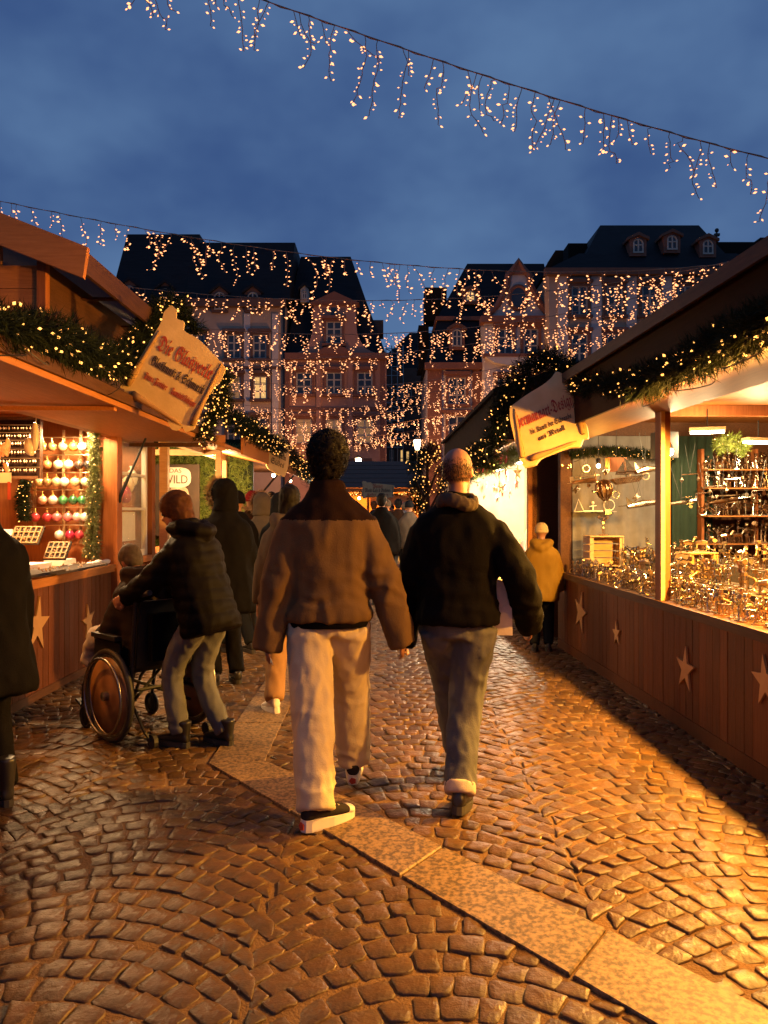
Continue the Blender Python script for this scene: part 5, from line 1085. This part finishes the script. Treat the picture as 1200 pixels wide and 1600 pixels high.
    for i in (0, 1):
        fx, fy, fz, pit, yaw = feet[i]; q = Matrix.Rotation(R(yaw), 3, 'Z') @ Matrix.Rotation(R(-pit), 3, 'X'); an = ank[i] - Vector((0, 0, .09 * s)); L = so['L'] * s
        if pit > 0: an = an + Vector((0, 0, 0))
        F = lambda x, y, z: an + q @ Vector((x * s, y, z * s)); th = so['th']
        b = MB(); x1 = Vector((1, 0, 0)); X1 = q @ x1; Z1 = q @ Vector((0, 0, 1)); Y1 = q @ Vector((0, 1, 0))
        b.loft([(F(0, -L * .26, th + .03), X1, Z1, .026 * s, .03 * s), (F(0, -L * .2, th + .036), X1, Z1, .036 * s, .042 * s), (F(0, 0, th + .045), X1, Z1, .038 * s, .05 * s), (F(0, L * .25, th + .028), X1, Z1, .043 * s, .034 * s), (F(0, L * .5, th + .02), X1, Z1, .046 * s, .024 * s), (F(0, L * .68, th + .014), X1, Z1, .034 * s, .016 * s), (F(0, L * .73, th + .012), X1, Z1, .016 * s, .010 * s)], 12)
        b.loft([(F(0, -.02 * s, th + .03), X1, Y1, .036 * s, .05 * s), (F(0, -.025 * s, th + .085 + so['h']), X1, Y1, (.038 if so['h'] < .05 else .052) * s, (.046 if so['h'] < .05 else .06) * s)], 12)
        sh_ = organic('shoe', b, so['m'], t, .009 if vox < .02 else .014, 2)
        ol = []
        for j in range(16):
            a = 2 * math.pi * j / 16; yy = math.copysign(abs(math.sin(a)) ** .75, math.sin(a)); ww = (.040 if yy < 0 else .048) * (1 - .1 * max(0, yy)); ol.append((math.copysign(abs(math.cos(a)) ** .6, math.cos(a)) * ww, L * (.235 + .51 * yy)))
        m = MB(); n = 16; m.add([F(x, y, -.004) for x, y in ol] + [F(x * 1.04, y, .006) for x, y in ol] + [F(x, y, th + .008) for x, y in ol], [tuple(range(n - 1, -1, -1)), tuple(range(2 * n, 3 * n))] + [(k_ * n + j, k_ * n + (j + 1) % n, (k_ + 1) * n + (j + 1) % n, (k_ + 1) * n + j) for k_ in (0, 1) for j in range(n)]); m.build('sole', so['sole'], sh_)
        if so.get('toe'):
            c = MB(); c.ball(F(0, L * .6, th + .015), .045 * s, 12, 8, (.95, .9, .5), q); c.build('toe_cap', so['toe'], sh_, True)
            c = MB()
            for j in range(4): c.tube([F(-.022, L * (.12 + .08 * j), th + .072 - .008 * j), F(.022, L * (.14 + .08 * j), th + .072 - .008 * j)], .004, 5)
            c.build('laces', so['toe'], sh_)
            c = MB(); c.tube([F(0, -L * .268, th * .5), F(0, -L * .285, th * .5)], .02 * s, 5); c.build('heel_patch', ink_r, sh_)
    # hair or hat
    hr = dict(kind='short', m=None); hr.update(hair or {}); b = MB(); rg2 = random.Random(int(seed * 10) % 999)
    if hr['kind'] in ('short', 'curly', 'long', 'bun', 'bob'):
        g_ = 1.07 if hr['kind'] == 'short' else 1.17 if hr['kind'] == 'bob' else (1.2 if hr['kind'] == 'curly' else 1.1)
        b.ball(HL(0, -.022, .038), .1 * s * g_, 16, 12, (.82, .98, .95), hq); b.ball(HL(0, -.05, -.01), .08 * s * g_, 12, 10, (.88, .75, 1.0), hq)
        if hr['kind'] == 'long': b.loft([(HL(0, -.045, .02), hx, hf, .085 * s, .06 * s), (HL(0, -.06, -.08), hx, hf, .09 * s, .055 * s), (HL(0, -.075, -.2), hx, hf, .085 * s, .04 * s), (HL(0, -.085, -.28), hx, hf, .05 * s, .025 * s)], 14)
        if hr['kind'] == 'bob': b.loft([(HL(0, -.03, .03), hx, hf, .1 * s, .085 * s), (HL(0, -.035, -.05), hx, hf, .104 * s, .08 * s), (HL(0, -.04, -.11), hx, hf, .09 * s, .065 * s)], 14)
        if hr['kind'] == 'bun': b.ball(HL(0, -.09, .09), .045 * s, 10, 8)
        hh = organic('hair', b, hr['m'], t, .010 if vox < .02 else .016, 2, {'curly': .016, 'short': .004}.get(hr['kind'], .006), 45 if hr['kind'] == 'curly' else 26, (1, 1, .4) if hr['kind'] == 'long' else (1, 1, 1), seed=seed)
        if vox < .016:
            st = MB()
            for v in hh.data.vertices:
                if rg2.random() < (.9 if hr['kind'] == 'curly' else .6):
                    nn = (v.normal + Vector((rg2.gauss(0, .5), rg2.gauss(0, .5), rg2.gauss(0, .5)))).normalized(); w = nn.orthogonal().normalized() * .0016; tp = v.co + nn * rg2.uniform(.008, .024) * (1.0 if hr['kind'] == 'curly' else .5); st.add([v.co - w, v.co + w, tp], [(0, 1, 2)])
            st.build('strands', hr['m'], hh, kind='stuff')
    elif hr['kind'] == 'bald':      # cropped fringe of hair round the back of a bald head
        for _ in range(5200):
            v = Vector((rg2.gauss(0, 1), rg2.gauss(0, 1), rg2.gauss(0, 1))).normalized()
            if v.y > .35 or rg2.random() > max(0., min(1., (.45 - v.z - .35 * max(v.y, 0)) / .5)) or v.z < -.75: continue
            p = HL(v.x * .0795, -.012 + v.y * .099, .025 + v.z * .099); nn = (hx * v.x + hf * v.y + hu * v.z).normalized(); dd = (-hu + nn * .45 + hx * rg2.gauss(0, .35)).normalized(); w = nn.cross(dd).normalized() * .0016
            b.add([p - w, p + w, p + dd * rg2.uniform(.008, .016) + nn * .002], [(0, 1, 2)])
        b.build('hair', hr['m'], t, kind='stuff')
    elif hr['kind'] == 'beanie':
        b.loft([(HL(0, -.015, .0), hx, hf, .092 * s, .108 * s), (HL(0, -.016, .03), hx, hf, .096 * s, .112 * s), (HL(0, -.018, .08), hx, hf, .088 * s, .1 * s), (HL(0, -.022, .12), hx, hf, .06 * s, .066 * s), (HL(0, -.025, .138), hx, hf, .02 * s, .02 * s)], 16)
        hh = organic('beanie', b, hr['m'], t, .011, 2, .004, 30); c = MB(); c.loft([(HL(0, -.015, -.015), hx, hf, .096 * s, .112 * s), (HL(0, -.016, .028), hx, hf, .1 * s, .116 * s)], 18); organic('brim', c, hr.get('brim', hr['m']), hh, .010, 2)
    elif hr['kind'] == 'hood':
        b.ball(HL(0, -.03, .03), .125 * s, 16, 12, (.95, 1.0, 1.1), hq); b.loft([(HL(0, -.05, -.02), hx, hf, .115 * s, .1 * s), (HL(0, -.04, -.14), hx, hf, .13 * s, .1 * s)], 14); hh = organic('hood', b, hr['m'], t, .015, 3, .006, 14)
        if hr.get('fur'):
            f = MB(); rp = [HL(.115 * math.cos(a), .05, .03 + .13 * math.sin(a)) for a in [2 * math.pi * i / 40 for i in range(40)]]
            for p in rp:
                for _ in range(30):
                    v = Vector((rg2.gauss(0, 1), rg2.gauss(0, 1), rg2.gauss(0, 1))).normalized(); w = v.orthogonal().normalized() * .0035; f.add([p + v * .01 - w, p + v * .01 + w, p + v * rg2.uniform(.05, .08)], [(0, 1, 2)])
            f.build('fur_trim', hr['fur'], hh, kind='stuff')
    t['wrist_l'] = tuple(wr_[0]); t['wrist_r'] = tuple(wr_[1])
    return t
c_black = cloth('cloth_black', (.0045, .004, .004), (.007, .006, .006)); c_brown = cloth('cloth_brown', (.15, .092, .042), (.115, .07, .032), sc=3); c_dkbrown = cloth('cloth_dark_brown', (.026, .013, .008), (.018, .009, .006))
c_beige = cloth('twill_beige', (.60, .50, .32), (.52, .43, .27), sc=4); c_jean = cloth('denim', (.075, .078, .085), (.115, .115, .12), sc=6); c_jean2 = cloth('denim_light', (.10, .10, .10), (.15, .145, .14), sc=6); c_yellow = cloth('coat_mustard', (.20, .115, .018), (.16, .09, .014), sc=4)
c_tan = cloth('trouser_tan', (.30, .17, .08), (.24, .13, .06)); c_navy = cloth('cloth_navy', (.008, .009, .012), (.012, .013, .016)); c_grey = cloth('cloth_grey_wool', (.085, .065, .05), (.06, .046, .036)); c_pale = cloth('cloth_pale', (.50, .42, .34), (.43, .36, .29)); c_red = cloth('wool_burgundy', (.16, .012, .016), (.11, .008, .012)); c_cream = cloth('wool_cream', (.42, .31, .17), (.34, .25, .13), bs=220)
h_dark = mat('hair_dark', (.004, .003, .0025), .7, col2=(.008, .005, .004), scale=30, spec=.15); h_brown = mat('hair_brown', (.10, .036, .012), .75, spec=.1, col2=(.055, .02, .007), scale=30); h_blond = mat('hair_blond', (.36, .22, .09), .5, col2=(.26, .15, .06), scale=30); h_grey = mat('hair_grey', (.09, .065, .045), .75, spec=.1, col2=(.05, .036, .026), scale=30)
fur_m = mat('fur_tan', (.34, .20, .09), .8, col2=(.22, .12, .05), scale=20); l_black = mat('leather_black', (.014, .012, .011), .38, col2=(.022, .019, .017), scale=12); s_white = mat('rubber_white', (.72, .66, .58), .55, col2=(.64, .58, .5), scale=9); s_dark = mat('rubber_dark', (.025, .02, .018), .7, col2=(.035, .03, .026), scale=9); canvas_k = cloth('canvas_black', (.035, .03, .027))

# man in brown jacket, seen from behind, walking away
person('man in brown jacket and beige trousers walking away, white-soled sneakers', P(512, 800, 3.85).x, 3.86, 3, 1.86, feet=((-.05, -.20, .0, 4, -52), (.13, .42, .02, -12, -4)), hands=((-.29, .02, .80), (.36, .05, .82)), lean=1, hip=(0.0, .06, .94),
       top=dict(m=c_brown, yoke=c_dkbrown, yz=.46, hem=-.03, bulk=1.1, sl=(.08, .078, .07), name='jacket', hemband=c_black, slx=.09, wr=.011, flare=1.05), bot=dict(m=c_beige, r=(.115, .10, .09), wr=.008, lift=-.01), shoe=dict(m=canvas_k, sole=s_white, th=.042, toe=s_white, L=.29), hair=dict(kind='curly', m=h_dark), vox=.013, show_hands=True, wide=1.08, hyaw=-10)
# man in black jacket
mb_ = person('balding man in black jacket and jeans walking away with a white bag', P(716, 800, 3.95).x, 3.97, -2, 1.82, feet=((.03, .36, .02, -10, 0), (.0, -.12, 0, 10, -14)), hands=((-.27, .16, .84), (.37, .10, .92)), lean=3, hip=(.0, .02, .93),
       top=dict(m=c_black, hem=-.03, bulk=1.14, sl=(.08, .078, .068), wr=.010, slx=.09, collar=.03), bot=dict(m=c_jean, r=(.108, .085, .074), cuff=.055, cm=c_pale, wr=.010), shoe=dict(m=l_black, sole=s_dark, L=.29), hair=dict(kind='bald', m=mat('hair_cropped', (.075, .045, .03), .8, col2=(.04, .025, .017), scale=60, spec=.1)), vox=.013, hyaw=-22, wide=1.12)
w = Vector(mb_['wrist_r']); bg = thing('paper_bag', 'white paper bag held against the black jacket man', 'bag', Vector((mb_.location.x + .235, 4.08, .86))); m = MB(); m.hexa([(-.05, -.09, 0), (.05, -.1, 0), (.05, .1, .0), (-.05, .09, 0)], [(-.055, -.11, .30), (.04, -.11, .27), (.04, .11, .29), (-.055, .10, .3)]); m.build('sack', mat('paper_white', (.72, .62, .52), .8, col2=(.64, .54, .44), scale=6, bump=.3, bscale=25), bg); m = MB(); m.tube([(0, -.05, .28), (.0, -.04, .35), (0, .04, .35), (0, .05, .28)], .004, 5); m.build('handle', wire_m, bg)
cl = MB(); hz = Vector((mb_.location.x - .005, 3.95, 1.55))
sc_ = MB(); sc_.tube([Vector((.082 * math.cos(a), .085 * math.sin(a), .012 * math.sin(2 * a))) for a in [2 * math.pi * i / 16 for i in range(17)]], .03, 8); o = organic('scarf', sc_, c_grey, None, .010, 2, .006, 26); o.location = hz; o.scale = (1., 1., 1.2); tag(o, 'grey knitted scarf round the neck of the balding man', 'scarf')
# wheelchair pusher
HD = math.degrees(math.atan2(.60, .34)) ; hd = 47.
person('person in dark quilted jacket and jeans pushing the wheelchair', -1.17, 4.90, hd + 14, 1.66, feet=((-.08, .14, .0, 0, 6), (.10, -.1, .0, 0, -6)), hands=((-.22, .50, 1.02), (.22, .50, 1.02)), lean=19, hip=(0, -.06, .92),
       top=dict(m=cloth('quilt_dark', (.008, .006, .005), (.006, .0045, .0035), .6), hem=-.14, bulk=1.22, sl=(.085, .085, .065), quilt=.010, wr=.006, hood=True), bot=dict(m=c_jean2, r=(.1, .075, .066)), shoe=dict(m=l_black, sole=s_dark, h=.07, L=.27), hair=dict(kind='bob', m=h_brown), hpitch=8, hyaw=30, vox=.014)
# wheelchair
WC = Vector((-1.585, 5.22, .0)); wc = thing('wheelchair', 'black wheelchair with tan wheel covers beside the left stall', 'wheelchair', WC, R(hd)); ty = mat('tyre_rubber', (.018, .016, .015), .6, col2=(.026, .023, .02), scale=14); cov = mat('wheel_cover_tan', (.40, .20, .075), .45, col2=(.16, .07, .03), scale=5, detail=1, contrast=.1)
for sx in (-1, 1):
    x = sx * .30; tl = Matrix.Rotation(R(-4 * sx), 3, 'Y'); ring = lambda r_, xo=0.: [Vector((x + xo, r_ * math.cos(a), .305 + r_ * math.sin(a))) for a in [2 * math.pi * i / 32 for i in range(33)]]
    wv = MB().tube(ring(.285), .02, 8, False).build('wheel', ty, wc, True); MB().tube(ring(.262), .011, 6, False).build('rim', grey_metal, wv, True); MB().tube(ring(.245, sx * .05), .009, 6, False).build('push_rim', grey_metal, wv, True)
    m = MB(); m.lathe([(.25, -.006), (.25, .006), (.05, .014)], 28, (x, 0, .305), (sx, 0, 0)); m.build('wheel_cover', cov, wv, True); m = MB(); m.lathe([(.03, -.03), (.03, .045), (.012, .055)], 10, (x, 0, .305), (sx, 0, 0)); m.build('hub', grey_metal, wv)
    cw = MB(); cw.tube([Vector((sx * .25, .42 + .07 * math.cos(a), .085 + .07 * math.sin(a))) for a in [2 * math.pi * i / 16 for i in range(17)]], .016, 6, False); cw.lathe([(.058, -.008), (.058, .008)], 14, (sx * .25, .42, .085), (1, 0, 0)); cw.build('caster', ty, wc, True)
    f = MB(); f.tube([(sx * .25, .42, .09), (sx * .25, .40, .22), (sx * .25, .36, .46)], .013, 6); f.tube([(sx * .25, -.2, .47), (sx * .25, .36, .46), (sx * .22, .52, .28), (sx * .2, .58, .12)], .013, 6); f.tube([(sx * .25, -.2, .3), (sx * .25, -.2, .47), (sx * .25, -.25, .95), (sx * .25, -.38, .99)], .014, 8); f.tube([(sx * .25, -.2, .30), (sx * .25, .3, .30)], .013, 6); f.tube([(sx * .25, -.18, .3), (sx * .25, -.36, .12)], .01, 6); f.build('side_frame', black_metal, wc)
    MB().box((sx * .28, .08, .68), (.05, .32, .03)).build('armrest', l_black, wc); MB().tube([(sx * .25, -.33, .985), (sx * .25, -.42, 1.0)], .019, 8).build('handle', s_dark, wc); MB().box((sx * .12, .62, .12), (.16, .16, .015), Matrix.Rotation(R(20), 3, 'X')).build('footrest', black_metal, wc)
    aw = MB(); aw.lathe([(.045, -.014), (.045, .014)], 12, (sx * .2, -.37, .06), (1, 0, 0)); aw.tube([(sx * .25, -.36, .12), (sx * .21, -.37, .06)], .008, 5); aw.build('anti_tip_wheel', ty, wc)
    MB().box((sx * .27, .08, .55), (.012, .34, .2)).build('side_guard', black_metal, wc)
MB().box((0, .08, .47), (.46, .42, .03)).build('seat', l_black, wc); m = MB(); m.hexa([(-.23, -.22, .5), (.23, -.22, .5), (.23, -.19, .5), (-.23, -.19, .5)], [(-.23, -.27, .93), (.23, -.27, .93), (.23, -.24, .93), (-.23, -.24, .93)]); m.build('backrest', l_black, wc)
m = MB(); m.tube([(-.25, -.1, .2), (.25, .2, .44)], .011, 6); m.tube([(.25, -.1, .2), (-.25, .2, .44)], .011, 6); m.tube([(-.27, 0, .305), (.27, 0, .305)], .012, 6); m.build('cross_brace', black_metal, wc)
m = MB(); m.span((-.18, -.33, .55), (.18, -.275, .85)); m.build('rear_pocket', c_black, wc)
person('seated wheelchair user in dark padded coat leaning forward, grey hair', WC.x, WC.y, hd, 1.6, feet=((-.12, .66, .13, 0, 0), (.12, .66, .13, 0, 0)), hands=((-.18, .42, .72), (.18, .42, .72)), hip=(0, -.06, .63), lean=24, top=dict(m=cloth('coat_padded', (.03, .019, .013), (.02, .013, .009), .7), hem=-.08, bulk=1.3, sl=(.088, .088, .07), quilt=.006, hood=True), bot=dict(m=c_grey, r=(.1, .08, .065)), shoe=dict(m=l_black, sole=s_dark), hair=dict(kind='short', m=h_grey), hpitch=18, vox=.016)
bl_ = MB(); bl_.loft([((0, .12, .62), (1, 0, 0), (0, 0, 1), .21, .07), ((0, .35, .64), (1, 0, 0), (0, 0, 1), .22, .085), ((0, .5, .60), (1, 0, 0), (0, 0, 1), .22, .1), ((0, .58, .42), (1, 0, 0), (0, .8, .3), .21, .09)], 16, 3); o = organic('lap_blanket', bl_, c_pale, None, .015, 3, .012, 12); o.location = WC; o.rotation_euler = (0, 0, R(hd)); tag(o, 'pale blanket over the knees of the wheelchair user', 'blanket')
# person at the left edge
person('person in long black coat cut off by the left picture edge', P(-30, 800, 3.95).x, 3.95, 40, 1.66, feet=((-.1, .05, 0, 0, 0), (.1, -.08, 0, 0, 0)), hands=((-.27, .1, .8), (.25, .14, .82)), top=dict(m=c_black, hem=-.33, bulk=1.3, flare=1.2, name='coat'), bot=dict(m=c_black), shoe=dict(m=l_black, sole=s_dark, h=.15), hair=dict(kind='long', m=h_blond), vox=.018)
# child in yellow coat
person('child in mustard yellow coat and cream beanie at the right stall', P(846, 800, 8.25).x, 8.25, -12, 1.36, feet=((-.09, 0, 0, 0, 0), (.1, .05, 0, 0, 0)), hands=((-.24, .12, .80), (.26, .1, .78)), lean=3, top=dict(m=c_yellow, hem=-.22, bulk=1.28, hood=True, sl=(.088, .09, .075), name='coat'), bot=dict(m=c_navy, r=(.1, .08, .07)), shoe=dict(m=l_black, sole=s_dark), hair=dict(kind='beanie', m=c_cream), vox=.017, show_hands=False)
# walkers between
person('person in black fur-hooded coat behind the wheelchair pusher', P(352, 800, 6.7).x, 6.7, 25, 1.74, lean=4, top=dict(m=c_black, hem=-.3, bulk=1.35, flare=1.1, name='coat', sl=(.088, .088, .07)), bot=dict(m=c_black), shoe=dict(m=l_black, sole=s_dark), hair=dict(kind='hood', m=c_black, fur=fur_m), vox=.02, hyaw=25)
person('person in burgundy beanie and brown fur-collared coat facing the stalls', P(397, 800, 10.4).x, 10.4, 50, 1.76, top=dict(m=c_dkbrown, hem=-.3, bulk=1.3, name='coat', fur=fur_m), bot=dict(m=c_navy), shoe=dict(m=l_black, sole=s_dark, h=.1), hair=dict(kind='beanie', m=c_red), vox=.022)
pp = person('person in black boots carrying a pale tote bag among the walkers', P(410, 800, 9.2).x, 9.2, 20, 1.68, feet=((-.12, .0, 0, 0, 0), (.1, .1, 0, 0, 0)), hands=((-.20, .2, .95), (.26, .05, .8)), top=dict(m=c_grey, hem=-.12, bulk=1.25), bot=dict(m=c_black, r=(.09, .068, .06)), shoe=dict(m=l_black, sole=s_dark, h=.26), hair=dict(kind='hood', m=c_grey, fur=fur_m), vox=.022)
tb = thing('tote_bag', 'pale cloth tote bag beside black boots', 'bag', P(394, 932, 9.0)); m = MB(); m.hexa([(-.12, -.05, 0), (.1, -.05, 0), (.1, .05, 0), (-.12, .05, 0)], [(-.09, -.03, .42), (.12, -.03, .42), (.12, .03, .42), (-.09, .03, .42)]); m.build('sack', c_pale, tb); m = MB(); m.tube([(-.05, 0, .42), (0, 0, .62), (.07, 0, .42)], .01, 6); m.build('strap', c_pale, tb)
person('walker in tan trousers and white sneakers half hidden by the brown jacket', P(452, 800, 5.9).x, 5.9, 4, 1.68, feet=((-.11, -.16, 0, 8, 28), (.12, .2, 0, 0, 0)), top=dict(m=c_grey, hem=-.08, bulk=1.2, hood=True), bot=dict(m=c_tan, r=(.1, .085, .078)), shoe=dict(m=s_white, sole=s_white, th=.035), hair=dict(kind='long', m=h_dark), vox=.018)
# people further down the lane
far = [(372, 8.2, 35, 1.7, c_black, c_navy, dict(kind='beanie', m=c_black), 'person in black jacket and black beanie among the walkers on the left'), (424, 11.6, 15, 1.78, c_dkbrown, c_black, dict(kind='short', m=h_dark), 'dark-haired person in dark brown coat behind the tote bag carrier'), (438, 8.4, 10, 1.66, c_navy, c_navy, dict(kind='hood', m=c_navy), 'person in dark hooded jacket just left of the brown jacket'), (596, 12.5, -5, 1.78, c_black, c_black, dict(kind='short', m=h_dark), 'dark-haired person in black coat walking between the two men'), (604, 14.5, 5, 1.72, c_black, c_navy, dict(kind='beanie', m=c_grey), 'distant person in black coat and grey beanie between the two men'), (622, 16.5, -10, 1.76, c_dkbrown, c_jean, dict(kind='short', m=h_dark), 'distant person in dark brown jacket beside the grey beanie wearer'), (640, 15.2, 10, 1.7, c_grey, c_black, dict(kind='beanie', m=c_navy), 'distant person in grey jacket partly behind the black jacket man'),
       (584, 19, 0, 1.75, c_navy, c_black, dict(kind='short', m=h_brown), 'small distant person in navy coat near the café stall'), (612, 23, 180, 1.7, c_red, c_black, dict(kind='short', m=h_dark), 'small distant person in red coat facing the viewer before the café'), (632, 21, 20, 1.74, c_pale, c_navy, dict(kind='short', m=h_blond), 'small distant person in pale coat near the café counter'), (446, 12.5, 30, 1.72, c_navy, c_black, dict(kind='short', m=h_dark), 'distant person in navy coat by the red panel stall'), (424, 15, 60, 1.7, c_pale, c_black, dict(kind='long', m=h_blond), 'distant fair-haired person in pale coat at the red panels')]
for i, (x, Y, hd_, H, tm, bm_, hr, lb) in enumerate(far):
    person(lb, P(x, 800, Y).x, Y, hd_, H, feet=((-.1, .1 * (-1) ** i, 0, 0, 0), (.1, -.1 * (-1) ** i, 0, 0, 0)), top=dict(m=tm, hem=-.12 - .1 * (i % 3), bulk=1.25), bot=dict(m=bm_), shoe=dict(m=l_black, sole=s_dark), hair=hr, vox=.03, show_hands=False)
bpy.data.scenes.remove(TMP)
